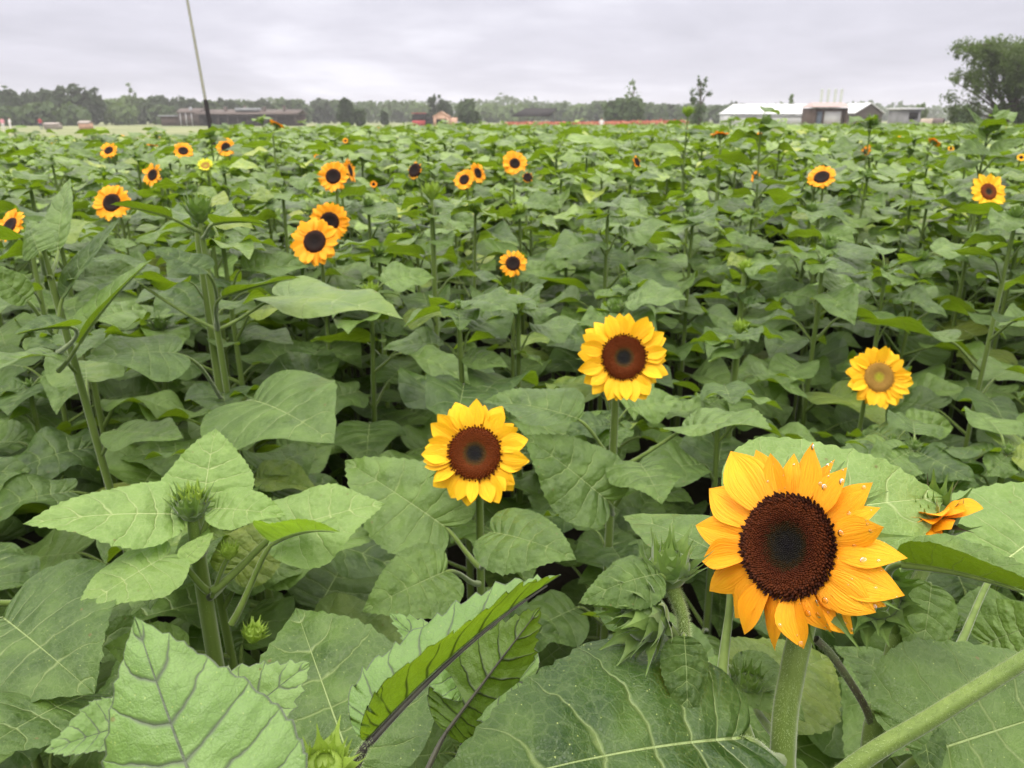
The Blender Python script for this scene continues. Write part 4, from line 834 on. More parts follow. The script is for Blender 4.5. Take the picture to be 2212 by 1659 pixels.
# ================================================================== materials of the far things
CROWN = {}
def crown_mat(name, c1, c2, tr): CROWN[name] = simple(name, c1, c2, .7, .15, .35, trans=tr); return CROWN[name]
CR1 = crown_mat('crown_dark', (0.018, 0.032, 0.014), (0.038, 0.058, 0.022), (0.012, 0.02, 0.003))
CR2 = crown_mat('crown_mid', (0.034, 0.058, 0.022), (0.064, 0.096, 0.034), (0.025, 0.04, 0.005))
CR3 = crown_mat('crown_pale', (0.058, 0.090, 0.032), (0.098, 0.140, 0.052), (0.04, 0.06, 0.008))
CR4 = crown_mat('crown_willow', (0.034, 0.052, 0.014), (0.066, 0.095, 0.026), (0.05, 0.08, 0.008))
BARK = simple('bark', (0.05, 0.04, 0.03), (0.12, 0.10, 0.08), .9, .1, 6.0, .02)
BROWN = simple('shed_brown', (0.08, 0.055, 0.045), (0.13, 0.09, 0.075), .8, .2, .8)
RUST = simple('shed_roof', (0.075, 0.055, 0.050), (0.115, 0.085, 0.075), .7, .3, .5)
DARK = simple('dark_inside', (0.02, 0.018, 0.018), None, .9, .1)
GREYR = simple('grey_roof', (0.22, 0.23, 0.25), (0.30, 0.30, 0.32), .5, .4, .4)
WHITE = simple('white_plastic', (0.58, 0.58, 0.62), (0.66, 0.66, 0.69), .5, .4, .3)
WHITEG = simple('white_wall', (0.55, 0.55, 0.60), (0.68, 0.68, 0.70), .6, .3, .5)
RED = simple('red_paint', (0.38, 0.05, 0.05), (0.30, 0.035, 0.04), .6, .3, .8)
PINK = simple('pink_wall', (0.50, 0.30, 0.22), (0.58, 0.36, 0.27), .7, .2, .6)
ORNG = simple('orange_blooms', (0.36, 0.10, 0.07), (0.46, 0.22, 0.15), .7, .2, 1.2, trans=(.1, .02, .01))
CANVAS = simple('dark_canvas', (0.015, 0.013, 0.015), (0.028, 0.024, 0.026), .8, .2, .5)
METAL = simple('pole_metal', (0.16, 0.16, 0.13), (0.22, 0.22, 0.16), .45, .5, 3.0, metallic=.3)
SKIN = simple('skin', (0.45, 0.27, 0.20)); HAIRM = simple('hair', (0.03, 0.02, 0.015)); JEANS = simple('jeans', (0.04, 0.06, 0.12), (0.06, 0.08, 0.15))
SHW = simple('white_shirt', (0.75, 0.72, 0.75)); SHP = simple('pink_shirt', (0.70, 0.30, 0.38)); SHR = simple('red_shirt', (0.42, 0.03, 0.05))

def box(mb, x0, x1, y0, y1, z0, z1, m=0):
    v = np.array([(x, y, z) for x in (x0, x1) for y in (y0, y1) for z in (z0, z1)], float)
    mb.add(v, [(0, 1, 3, 2), (4, 6, 7, 5), (0, 4, 5, 1), (2, 3, 7, 6), (0, 2, 6, 4), (1, 5, 7, 3)], m)
def quad(mb, pts, m=0): mb.add(np.array(pts, float), [(0, 1, 2, 3)], m)
def roofm(mb, x0, x1, y0, y1, ze, zr, axis='x', th=.12, over=.3, m=0):
    """gable roof, ridge along axis, as two thick slopes"""
    x0 -= over; x1 += over; y0 -= over; y1 += over
    for s in (0, 1):
        if axis == 'x':
            yc = (y0 + y1) / 2; ya = y0 if s == 0 else y1
            P = [(x0, ya, ze), (x1, ya, ze), (x1, yc, zr), (x0, yc, zr)]
        else:
            xc = (x0 + x1) / 2; xa = x0 if s == 0 else x1
            P = [(xa, y0, ze), (xa, y1, ze), (xc, y1, zr), (xc, y0, zr)]
        P = np.array(P, float); Q = P - np.array([0, 0, th]); mb.add(np.vstack([P, Q]), [(0, 1, 2, 3), (7, 6, 5, 4), (0, 4, 5, 1), (1, 5, 6, 2), (2, 6, 7, 3), (3, 7, 4, 0)], m)
def gable(mb, x0, x1, y, z0, z1, zr, m=0, t=.15):
    xc = (x0 + x1) / 2
    for yy in (y, y + t): quad(mb, [(x0, yy, z1), (x1, yy, z1), (xc, yy, zr), (xc, yy, zr)], m)
def GX(px, d): return (px - 1106) / FPX * d * .9451          # ground position at distance d seen at column px
def GZ(py, d):
    v = (829.5 - py) / FPX; c_, s_ = math.cos(PITCH), math.sin(PITCH); return 1.6 + d * (v * c_ - s_) / (v * s_ + c_)

# ================================================================== trees
def clumps(mb, blobs, n, size, rs, m=0, shell=.55, flat=.75):
    tot = sum((b[3] * b[4] * b[5]) ** .67 for b in blobs)
    for cx, cy, cz, rx, ry, rz in blobs:
        k = max(6, int(n * (rx * ry * rz) ** .67 / tot)); D = rs.normal(size=(k, 3)); D /= np.linalg.norm(D, axis=1)[:, None]; r = (shell + (1 - shell) * rs.rand(k, 1)) * (1 + .10 * np.sin(D[:, :1] * 7 + cx) * np.cos(D[:, 2:] * 6 + cz))
        c = D * r * np.array([rx, ry, rz]) + np.array([cx, cy, cz]); nn = D + rs.normal(0, .6, (k, 3)); nn[:, 2] += .3; nn /= np.linalg.norm(nn, axis=1)[:, None]
        t = np.cross(nn, rs.normal(size=(k, 3))); t /= np.linalg.norm(t, axis=1)[:, None]; b = np.cross(nn, t); s = size * (.5 + rs.rand(k, 1)); s2 = s * flat * (.6 + .6 * rs.rand(k, 1))
        v = np.stack([c - t * s, c - b * s2 * .8 + nn * s * .12, c + t * s, c + b * s2], 1).reshape(-1, 3); mb.add(v, np.arange(4 * k).reshape(-1, 4), m)
def tree(px, d, h, wd, label, m=CR1, n=900, size=.45, kind='round', seed=1, group=None, th=.12, trunk_r=None):
    rs = np.random.RandomState(seed); o = empty('tree', (GX(px, d), d, 0), label, 'tree', group); blobs = []
    lo = h * th
    if kind == 'round':
        for k in range(9): a = rs.rand() * 6.28; q = rs.rand() ** .5 * .52; z = lo + (h - lo) * (.25 + .55 * rs.rand()); rr = wd * .5 * (.42 + .2 * rs.rand()) * (1.1 - .35 * (z - lo) / (h - lo)); blobs.append((math.cos(a) * q * wd * .5, math.sin(a) * q * wd * .5, z, rr, rr, min(rr, (h - z)) * .95 + .1))
        blobs.append((0, 0, lo + (h - lo) * .45, wd * .38, wd * .38, (h - lo) * .45))
        blobs.append((rs.normal(0, .08) * wd, 0, h - (h - lo) * .18, wd * .2, wd * .2, (h - lo) * .18))
    elif kind == 'cone':
        for k in range(9): f = k / 8; [blobs.append((rs.normal(0, .17) * wd, rs.normal(0, .15) * wd, lo + (h - lo) * (.08 + .82 * f + rs.normal(0, .03)), wd * .42 * (.9 - .6 * f) * (.6 + .5 * rs.rand()), wd * .42 * (.9 - .6 * f), (h - lo) * .085)) for _q in range(2)]
    cm = MB(); clumps(cm, blobs, n, size, rs, 0, .15 if kind == 'cone' else .55); obj('crown', cm, [m], o, False)
    tm = MB(); tr_ = trunk_r or h * .022; tube(tm, bez([(0, 0, 0), (rs.normal(0, .1), 0, h * .4), (rs.normal(0, .2), 0, h * .85)], 6), np.array([tr_ * 1.3, tr_, tr_ * .3]), 7, 0)
    for k in range(4): a = rs.rand() * 6.28; z = h * (.25 + .12 * k); tube(tm, bez([(0, 0, z), (math.cos(a) * wd * .15, math.sin(a) * wd * .15, z + h * .1), (math.cos(a) * wd * .33, math.sin(a) * wd * .33, z + h * .2)], 4), np.array([tr_ * .5, tr_ * .2]), 5, 0)
    obj('trunk', tm, [BARK], o); return o
rt = random.Random(5)
LOOK = {id(CR1): 'dark', id(CR2): 'mid green', id(CR3): 'pale green'}
# left wood edge: px, top y, width px, distance, material
LT = [(-20, 200, 80, 190, CR1), (22, 187, 62, 190, CR1), (66, 196, 60, 200, CR1), (30, 232, 60, 175, CR2), (108, 193, 70, 195, CR1), (95, 222, 80, 180, CR2), (134, 184, 50, 190, CR1), (175, 182, 62, 188, CR1), (206, 190, 44, 190, CR1), (160, 225, 60, 178, CR2),
      (240, 214, 70, 205, CR3), (285, 204, 75, 215, CR3), (262, 228, 60, 195, CR3), (312, 213, 50, 215, CR2), (345, 206, 52, 215, CR1), (385, 208, 52, 220, CR1), (420, 212, 44, 225, CR1), (352, 228, 60, 210, CR2), (455, 216, 50, 230, CR2), (492, 214, 52, 235, CR1), (530, 216, 60, 240, CR2), (572, 212, 50, 240, CR1), (610, 212, 60, 250, CR2), (650, 214, 50, 250, CR2), (690, 213, 56, 255, CR1), (725, 216, 50, 260, CR2)]
pl = ['at the left end of the tree line', 'in the tall left stretch of the tree line', 'in the tree line right of the tall stretch', 'in the tree line behind the pole and brown sheds', 'in the tree line right of the brown sheds']
for i, (px, ty, wpx, d, mm) in enumerate(LT):
    h = GZ(ty, d); zone = 0 if px < 60 else (1 if px < 220 else (2 if px < 400 else (3 if px < 660 else 4)))
    tree(px, d, h, wpx / FPX * d * 1.2, '%s tree %s' % (LOOK[id(mm)], pl[zone]), mm, 700, .75, 'round', 10 + i, 'trees of the left tree line: %s, zone of %s' % (LOOK[id(mm)], pl[zone]), .04)
tree(290, 208, GZ(182, 208), 3.4, 'thin pale tree sticking up above the left tree line', CR3, 160, .5, 'cone', 60)
tree(749, 150, GZ(211, 150), 4.4, 'dark rounded evergreen standing alone left of the red hut', CR1, 1500, .4, 'round', 61, None, .02)
tree(777, 152, GZ(232, 152), 2.6, 'small bushy tree beside the lone dark evergreen', CR2, 500, .4, 'round', 62, None, .02)
tree(830, 170, GZ(238, 170), 2.0, 'little dark shrub-like tree between the evergreen and the red hut', CR1, 300, .4, 'round', 63, None, .02)
tree(938, 185, GZ(203, 185), 4.2, 'dark tree with an upright top behind the red hut', CR1, 700, .45, 'cone', 64)
tree(962, 182, GZ(216, 182), 4.6, 'dark leaning tree just behind the pink hut', CR1, 600, .5, 'round', 65)
tree(1008, 165, GZ(212, 165), 5.4, 'round green tree right of the pink hut', CR2, 1000, .5, 'round', 66, None, .03)
tree(1016, 140, GZ(238, 140), 4.2, 'low dark bush-like tree right of the pink hut', CR1, 700, .4, 'round', 67, None, .01)
for i, (px, ty, wpx, d, mm) in enumerate([(800, 218, 90, 290, CR2), (860, 216, 80, 300, CR2), (905, 220, 70, 300, CR3), (1060, 222, 80, 290, CR3), (1110, 226, 70, 280, CR3), (1150, 222, 70, 300, CR2), (1205, 222, 80, 290, CR2), (1250, 226, 60, 280, CR3), (1290, 218, 60, 270, CR2), (1405, 224, 70, 240, CR2), (1450, 226, 60, 250, CR1), (1560, 228, 60, 240, CR2), (1495, 232, 60, 240, CR2), (1600, 222, 50, 260, CR1)]):
    z = 0 if px < 1000 else (1 if px < 1300 else 2); zn = ['behind the red and pink huts', 'behind the dark open shelter', 'behind the orange flower strip'][z]
    tree(px, d, GZ(ty, d), wpx / FPX * d * 1.3, 'hazy %s tree %s' % (LOOK[id(mm)], zn), mm, 550, .95, 'round', 80 + i, 'hazy trees %s, %s' % (zn, LOOK[id(mm)]), .03)
tree(1335, 150, GZ(213, 150), 6.6, 'round green tree left of the bare-topped one', CR2, 1300, .5, 'round', 100, None, .03)
tree(1366, 148, GZ(210, 148), 6.0, 'dark round tree under the bare-topped one', CR2, 1200, .5, 'round', 101, None, .03)
tree(1364, 156, GZ(170, 156), 4.4, 'sparse thin-topped tree above two round ones', CR3, 150, .35, 'cone', 102)
tree(1512, 95, GZ(157, 95), 3.1, 'slim airy young tree left of the white greenhouse', CR2, 900, .17, 'cone', 103, None, .1)
tree(1706, 150, GZ(200, 150), 1.8, 'wispy treetop behind the white greenhouse', CR3, 60, .35, 'cone', 104)
tree(1985, 120, GZ(222, 120), 3.0, 'small pale tree behind the grey hut', CR3, 300, .4, 'round', 105)
# far wooded ridge, one mass
mb = MB(); rs = np.random.RandomState(9); bl = []
for px in np.linspace(-260, 2460, 110):
    d = 430 + rs.rand() * 60; top = np.interp(px, [-260, 200, 600, 1000, 1070, 1105, 1130, 1180, 1600, 2460], [215, 214, 218, 219, 210, 202, 204, 222, 226, 228]) + rs.normal(0, 2.5); h = GZ(top, d)
    bl.append((GX(px, d), d, h * .45, 11 + rs.rand() * 5, 9, h * .55))
clumps(mb, bl, 9000, 1.9, rs, shell=.7); tag(obj('far_wood', mb, [CR2], None, False), 'far-off hazy wood along the horizon', 'woods', None, 'stuff')
# the big spreading tree at the right
def big_tree():
    d = 62; rs = np.random.RandomState(4); o = empty('tree', (GX(2180, d), d, 0), 'large spreading tree with drooping airy branches at the right edge', 'tree'); tm = MB(); blobs = []
    tube(tm, bez([(0, 0, 0), (.2, 0, 1.3), (-.1, 0, 2.4), (.2, 0, 4.2)], 8), np.array([.42, .3, .22, .12]), 10, 0)
    tips = []
    for k in range(22):
        a = rs.rand() * 6.28; L = 2.2 + 2.8 * rs.rand(); z0 = 1.5 + 2.6 * rs.rand(); zt = min(6.6, z0 + 1.2 + 3.4 * rs.rand()); c = np.array([math.cos(a), math.sin(a), 0])
        e = c * L + np.array([0, 0, zt]); P = bez([(0, 0, z0), c * L * .35 + np.array([0, 0, z0 + (zt - z0) * .8]), c * L * .8 + np.array([0, 0, zt + .3]), e], 8); tube(tm, P, np.array([.11, .06, .02]), 6, 0); tips.append((P, L))
        for q in range(5):
            i = 3 + q; p = P[i] + rs.normal(0, .35, 3); rr = .55 + .5 * rs.rand(); blobs.append((p[0], p[1], p[2], rr, rr, rr * .75))
    # crown lobes seen in the photo: px, py, radius px
    for px, py, r in [(2050, 152, 18), (2035, 165, 10), (2075, 128, 30), (2120, 100, 34), (2150, 80, 24), (2190, 95, 36), (2225, 90, 30), (2115, 150, 36), (2165, 140, 38), (2080, 178, 26), (2060, 205, 26), (2100, 215, 30), (2150, 190, 34), (2215, 150, 40), (2075, 232, 22), (2195, 222, 26), (2240, 210, 40), (2260, 130, 44), (2290, 180, 40), (2110, 245, 26), (2160, 235, 22)]:
        x = GX(px, d) - GX(2180, d); z = GZ(py, d); rr = r / FPX * d; z *= .94; blobs.append((x, rs.uniform(-1.2, 1.2), z, rr, rr, rr * .85))
        j = rs.randint(4, 8); z0 = max(1.5, z * .45); tube(tm, bez([(x * .15, 0, z0), (x * .6, 0, z * .85), (x, 0, z)], 6), np.array([.09, .05, .015]), 5, 0)
    cm = MB(); 
    clumps(cm, blobs, 17000, .13, rs, 0, .2, .5)
    dr = []
    for b in blobs[:]:
        if rs.rand() < .5: dr.append((b[0], b[1], b[2] - b[5] * .9, b[3] * .35, b[4] * .35, b[5] * .7))
    clumps(cm, dr, 5000, .12, rs, 0, .1, .4)
    obj('crown', cm, [CR4], o, False); obj('trunk', tm, [BARK], o)
big_tree()
for i, (px, d, py, wpx, mm, lab) in enumerate([(2085, 75, 226, 60, CR2, 'low bush-like tree under the left side of the spreading tree'), (2195, 72, 220, 70, CR1, 'dark bushy tree under the right side of the spreading tree'), (2245, 60, 190, 80, CR2, 'bushy tree cut by the right edge')]):
    tree(px, d, GZ(py, d), wpx / FPX * d * 1.3, lab, mm, 1500, .17, 'round', 140 + i, None, .02)

# ================================================================== pole
d = 9.0; P = [(U(455, 290, 9.4)), U(452, 262, 9.4), U(438, 185, 9.4), U(420, 80, 9.4), U(403, -8, 9.4)]
p0, p1 = P[1], P[4]; dr_ = (p1 - p0) / (p1[2] - p0[2]); base = p0 - dr_ * p0[2]; tip = p0 + dr_ * (4.3 - p0[2])
po = empty('leaning_pole', base, 'thin tall pole leaning left above the field', 'pole')
mb = MB(); tube(mb, np.linspace(0 * base, (tip - base) * .42, 8), np.array([.034, .026]), 10, 0); obj('lower_shaft', mb, [CANVAS], po)  # thicker lower pole, its darker tone against the trees painted in
mb = MB(); tube(mb, np.linspace((tip - base) * .40, tip - base, 12), np.array([.019, .014]), 8, 0); obj('shaft', mb, [METAL], po)

# ================================================================== buildings
# long brown open sheds (left)
d = 172
def shed_left():
    x0, x1 = GX(425, d), GX(640, d); o = empty('open_shed', ((x0 + x1) / 2, d, 0), 'long low open-fronted brown shed right of the pole', 'shed'); c = (x0 + x1) / 2; a, b = x0 - c, x1 - c; h = GZ(246, d); zr = GZ(239, d)
    mb = MB(); box(mb, a, b, 7.6, 7.8, 0, h - .1); box(mb, a, a + .2, 0, 7.6, 0, h - .1); obj('wall', mb, [BROWN], o)
    mb = MB(); roofm(mb, a, b, 0, 7.8, h, zr + .3, 'x', .15, .4); obj('roof', mb, [RUST], o)
    for k in range(11): mb = MB(); xx = a + .3 + (b - a - .6) * k / 10; box(mb, xx - .09, xx + .09, .1, .28, 0, h - .05); obj('post', mb, [RUST], o)
    mb = MB(); box(mb, a + 7.8, a + 12.8, 1.2, 3.4, zr - .1, zr + .55); obj('roof_light', mb, [GREYR], o)
    mb = MB()
    for k in range(5): xx = a + 1 + k * 4.2; box(mb, xx, xx + .5, 2, 2.5, h, zr + 1.0 - .2 * (k % 2))
    obj('vent', mb, [RUST], o)
shed_left()
x0, x1 = GX(345, d + 3), GX(395, d + 3); c = (x0 + x1) / 2
o = empty('lean_to', (c, d + 3, 0), 'flat grey-roofed lean-to at the left end of the brown sheds', 'shed')
mb = MB(); box(mb, x0 - c + .2, x1 - c - .2, 0, 5, 0, 1.9); obj('wall', mb, [BROWN], o); mb = MB(); box(mb, x0 - c - .2, x1 - c + .2, -.4, 5.3, 1.92, 2.2); obj('roof', mb, [GREYR], o)
x0, x1 = GX(385, d + 1), GX(432, d + 1); c = (x0 + x1) / 2
o = empty('hut', (c, d + 1, 0), 'taller rusty hut with a round roof vent left of the pole', 'shed')
mb = MB(); box(mb, x0 - c, x1 - c, 0, 5, 0, 2.7); obj('wall', mb, [RUST], o); mb = MB(); roofm(mb, x0 - c, x1 - c, 0, 5, 2.75, 3.6); obj('roof', mb, [RUST], o)
mb = MB(); tube(mb, [(0, 1.5, 3.1), (0, 1.5, 3.7), (0, 1.5, 3.9)], np.array([.35, .35, .1]), 12, 0); obj('vent', mb, [GREYR], o)
for k in range(4): mb = MB(); xx = x0 - c + .5 + k * (x1 - x0 - 1) / 3; box(mb, xx - .06, xx + .06, -.16, -.04, 0, 2.7); obj('post', mb, [WHITEG], o)
# red hut and pink hut
d = 165; x0, x1 = GX(890, d), GX(918, d); c = (x0 + x1) / 2
o = empty('red_hut', (c, d, 0), 'dark red boxy hut left of the pink one', 'hut')
mb = MB(); box(mb, x0 - c, x1 - c, 0, 3.2, 0, 1.15); obj('wall', mb, [RED], o); mb = MB(); box(mb, x0 - c, x1 - c, 0, 3.2, 1.153, 2.2); box(mb, x0 - c + .4, x1 - c + 1.3, .2, 3, 2.2, 2.45); obj('upper_wall', mb, [CANVAS], o); mb = MB(); box(mb, x0 - c - .1, x1 - c + .1, -.1, 3.3, 2.46, 2.6); obj('roof', mb, [RED], o)
mb = MB(); box(mb, x1 - c + .02, x1 - c + 1.8, .3, 2.5, 0, 1.9); obj('annex', mb, [DARK], o)
d = 160; x0, x1 = GX(936, d), GX(970, d); c = (x0 + x1) / 2
o = empty('pink_hut', (c, d, 0), 'small pink gabled hut with a dark open front', 'hut')
mb = MB(); box(mb, x0 - c, x0 - c + .5, 0, 3, 0, 1.9); box(mb, x1 - c - .5, x1 - c, 0, 3, 0, 1.9); box(mb, x0 - c + .5, x1 - c - .5, 0, 3, 1.35, 1.9); gable(mb, x0 - c, x1 - c, 0.0, 0, 1.9, 2.7); obj('wall', mb, [PINK], o)
mb = MB(); box(mb, x0 - c + .5, x1 - c - .5, .8, 2.9, 0, 1.33); obj('doorway_shade', mb, [DARK], o)  # near-black block in the open front, interior shade put into its colour
mb = MB(); roofm(mb, x0 - c, x1 - c, 0, 3, 1.95, 2.85, 'y', .1, .15); obj('roof', mb, [PINK], o)
mb = MB(); box(mb, x1 - c + .02, x1 - c + 1.5, .3, 2.6, 0, 1.7); obj('annex', mb, [PINK], o)
mb = MB(); box(mb, x1 - c + 1.52, x1 - c + 2.1, .3, 2.6, 0, .9); obj('grey_box', mb, [GREYR], o)
# dark open shelter
d = 118; x0, x1 = GX(1105, d), GX(1205, d); c = (x0 + x1) / 2
o = empty('shelter', (c, d, 0), 'open shelter with a dark canopy roof on thin posts', 'shelter'); ze, zr = GZ(250, d), GZ(233, d)
mb = MB(); a, b = x0 - c, x1 - c
V = np.array([(a, 0, ze), (b - 1.1, 0, ze + .05), (b, 3.2, zr), (a + 2.0, 3.2, zr)]); mb.add(np.vstack([V, V - [0, 0, .12]]), [(0, 1, 2, 3), (7, 6, 5, 4), (0, 4, 5, 1), (1, 5, 6, 2), (2, 6, 7, 3), (3, 7, 4, 0)]); obj('roof', mb, [CANVAS], o)
for xx, yy, z in [(a + 1, .4, ze), (b - 1.6, .4, ze), (a + 2.3, 3.0, zr - .1), (b - .3, 3.0, zr - .1), (c * 0, .4, ze)]: mb = MB(); tube(mb, [(xx, yy, 0), (xx, yy, z)], .05, 8, 0); obj('post', mb, [METAL], o)
# strip of orange-red flowers
d = 96; mb = MB(); rs = np.random.RandomState(6); n = 14000; x = rs.uniform(GX(1088, d), GX(1512, d), n); yd = d + rs.uniform(0, 8, n); z = np.interp(x, [GX(1088, d), GX(1250, d), GX(1500, d), GX(1765, d)], [.98, 1.0, 1.22, 1.25]) + rs.normal(0, .07, n) - .35 * rs.rand(n) ** 2
c = np.stack([x, yd, z], 1); t = rs.normal(size=(n, 3)); t /= np.linalg.norm(t, axis=1)[:, None]; u = np.cross(t, rs.normal(size=(n, 3))); u /= np.linalg.norm(u, axis=1)[:, None]; s = .07 + .06 * rs.rand(n, 1)
mb.add(np.stack([c - t * s, c - u * s, c + t * s, c + u * s], 1).reshape(-1, 3), np.arange(4 * n).reshape(-1, 4), 0)
n = 6000; x = rs.uniform(GX(1088, d), GX(1512, d), n); c = np.stack([x, d + rs.uniform(-.3, 8, n), rs.uniform(.05, .8, n)], 1); t = rs.normal(size=(n, 3)); t /= np.linalg.norm(t, axis=1)[:, None]; u = np.cross(t, rs.normal(size=(n, 3))); u /= np.linalg.norm(u, axis=1)[:, None]; s = .12
mb.add(np.stack([c - t * s, c - u * s, c + t * s, c + u * s], 1).reshape(-1, 3), np.arange(4 * n).reshape(-1, 4), 1)
tag(obj('flower_strip', mb, [ORNG, LEAFF], None, False), 'far strip of orange-red flowers behind the field', 'flower bed', None, 'stuff')
# white greenhouses
d = 112
def greenhouse(pxa, pxb, pye, pyr, d, dep, label, panel=True):
    x0, x1 = GX(pxa, d), GX(pxb, d); c = (x0 + x1) / 2; o = empty('greenhouse', (c, d, 0), label, 'greenhouse', None); a, b = x0 - c, x1 - c; ze, zr = GZ(pye, d), GZ(pyr, d)
    mb = MB(); box(mb, a, b, 0, dep, 0, .75); obj('low_wall', mb, [WHITEG], o)
    mb = MB(); box(mb, a + .05, b - .05, .05, dep - .05, .753, ze - .14); obj('side_panel', mb, [WHITE], o)
    mb = MB(); box(mb, a + .02, b - .02, -.05, .04, ze - .42, ze - .30); obj('rail', mb, [GREYR], o)
    mb = MB(); yc = dep / 2; inset = (b - a) * .085
    P = np.array([(a - .15, -.25, ze), (b + .15, -.25, ze), (b + .15, yc, zr), (a + inset, yc, zr), (a - .15, dep + .25, ze), (b + .15, dep + .25, ze)], float)
    mb.add(P, [(0, 1, 2, 3), (4, 3, 2, 5), (0, 3, 4, 4), (0, 4, 5, 1)]); obj('roof', mb, [WHITE], o, False)
    mb = MB()
    for k in range(1, 14): xx = a + inset + (b - a - inset) * k / 14; tube(mb, [(xx, -.27, ze + .02), (xx, yc, zr + .02)], .035, 5, 0)
    obj('roof_rib', mb, [WHITEG], o)
greenhouse(1578, 1760, 246, 224, d, 6, 'long white plastic greenhouse, left of the brown kiosk')
greenhouse(1832, 1872, 246, 226, d + 6, 8, 'short white greenhouse between the brown kiosk and the dark gabled barn')
# kiosk with four stacks
d = 98; x0, x1 = GX(1757, d), GX(1830, d); c = (x0 + x1) / 2; o = empty('kiosk', (c, d, 0), 'brown timber kiosk with a pinkish roof and pale serving hatch', 'kiosk'); a, b = x0 - c, x1 - c; ze = GZ(231, d); zr = GZ(221, d)
mb = MB(); box(mb, a, b, .3, 4, 0, ze - .1); box(mb, a, a + .25, 0, .3, 0, ze - .1); box(mb, b - .25, b, 0, .3, 0, ze - .1); obj('wall', mb, [BROWN], o)
mb = MB(); V = np.array([(a - .4, -.6, ze), (b + .3, -.6, ze), (b + .1, 2.2, zr), (a + .4, 2.2, zr), (b + .3, 4.4, ze), (a - .4, 4.4, ze)], float); mb.add(V, [(0, 1, 2, 3), (3, 2, 4, 5), (0, 3, 5, 5), (1, 4, 2, 2), (0, 5, 4, 1)]); obj('roof', mb, [simple('pinkish_roof', (.32, .22, .21), (.40, .29, .28))], o, False)
mb = MB(); box(mb, a + 1.4, b - .7, .2, .29, .75, ze - .5); obj('hatch', mb, [WHITEG], o); mb = MB(); box(mb, a + .5, a + 1.1, .2, .29, .2, ze - .5); obj('door', mb, [simple('blue_door', (.12, .15, .20))], o); mb = MB(); box(mb, a + 1.3, b - .5, -.1, .19, .45, .68); obj('counter', mb, [RED], o)
d = 135
for k, px in enumerate((1769, 1783, 1798, 1811)):
    o = empty('chimney_stack', (GX(px, d), d, 0), ['leftmost', 'second from left', 'third from left', 'rightmost'][k] + ' of the four pale stacks above the brown kiosk', 'chimney', 'four pale stacks above the kiosk')
    mb = MB(); tube(mb, [(0, 0, 0), (0, 0, GZ(194, d)), (0, 0, GZ(192, d))], np.array([.22, .22, .2]), 10, 0); obj('pipe', mb, [simple('stack_grey', (.50, .52, .50))] if k == 0 else [bpy.data.materials['stack_grey']], o)
    mb = MB(); tube(mb, [(0, 0, GZ(195, d)), (0, 0, GZ(193.5, d))], .28, 10, 0); obj('collar', mb, [WHITE], o)
# small roof frame between kiosk and barn
# gabled barn
d = 104; x0, x1 = GX(1848, d), GX(1905, d); c = (x0 + x1) / 2; o = empty('barn', (c, d, 0), 'small barn with a dark timber gable and white roof', 'barn'); a, b = x0 - c, x1 - c; ze, zr = GZ(244, d), GZ(224, d)
mb = MB(); box(mb, a, b, 0, 7, 0, ze); xc = 0
mb.add(np.array([(a, 0, ze), (b, 0, ze), (0, 0, zr), (0, 0, zr), (a, 7, ze), (b, 7, ze), (0, 7, zr), (0, 7, zr)], float), [(0, 1, 2, 3), (5, 4, 7, 6)]); obj('wall', mb, [simple('dark_timber', (.06, .05, .048), (.11, .09, .08), stretch=(6, 1, 1))], o, False)
mb = MB(); roofm(mb, a, b, 0, 7, ze + .02, zr + .12, 'y', .1, .25); obj('roof', mb, [WHITEG], o, False)
mb = MB(); box(mb, -.7, .7, -.05, -.01, 0, 1.6); obj('door', mb, [DARK], o)
# grey hut
d = 90; x0, x1 = GX(1945, d), GX(1988, d); c = (x0 + x1) / 2; o = empty('grey_hut', (c, d, 0), 'grey boxy hut with a dark window band and pale flat roof', 'hut'); a, b = x0 - c, x1 - c; ze = GZ(237, d)
mb = MB(); box(mb, a, b, 0, 3, 0, ze); obj('wall', mb, [simple('grey_wall', (.20, .20, .21), (.28, .28, .29), scale=.7)], o); mb = MB(); box(mb, a - .3, b + .2, -.3, 3.2, ze + .003, ze + .2); obj('roof', mb, [WHITEG], o)
mb = MB(); box(mb, a + .9, b - .3, -.04, -.01, ze - 1.0, ze - .25); obj('window', mb, [DARK], o)
# round drums lying on their side
tanm = simple('drum_tan', (.26, .21, .16), (.34, .28, .22), scale=1.0)
for k, (px, r, mm, lab) in enumerate([(2004, .78, tanm, 'tan drum lying beside the grey hut'), (2027, .80, RUST, 'rusty open drum between the tan one and the big tree')]):
    o = empty('drum', (GX(px, 86), 86, 0), lab, 'drum'); mb = MB(); h = .80
    th = np.linspace(0, 2 * PI, 25); ln = 1.15
    for rr, fl in ((r, False), (r * .9, True)):
        v = np.stack([np.repeat([[-ln / 2], [ln / 2]], 25, 1), np.tile(np.cos(th) * rr, (2, 1)), np.tile(np.sin(th) * rr + r, (2, 1))], -1).reshape(-1, 3); mb.add(v, gridf(1, 24, fl), 0)
    M = RZ(rad(-35)); mb.v = [x @ M[:3, :3].T for x in mb.v]; obj('shell', mb, [mm], o)
    mb = MB(); v = np.vstack([[(-.2, 0, r)], np.stack([np.full(25, -.2), np.cos(th) * r * .9, np.sin(th) * r * .9 + r], -1)]); f = [(0, i, i + 1, i + 1) for i in range(1, 25)]; mb.add(v @ M[:3, :3].T, f, 0); obj('inner_end', mb, [DARK if k else mm], o)  # rusty drum's end is near black, the shade inside put into colour
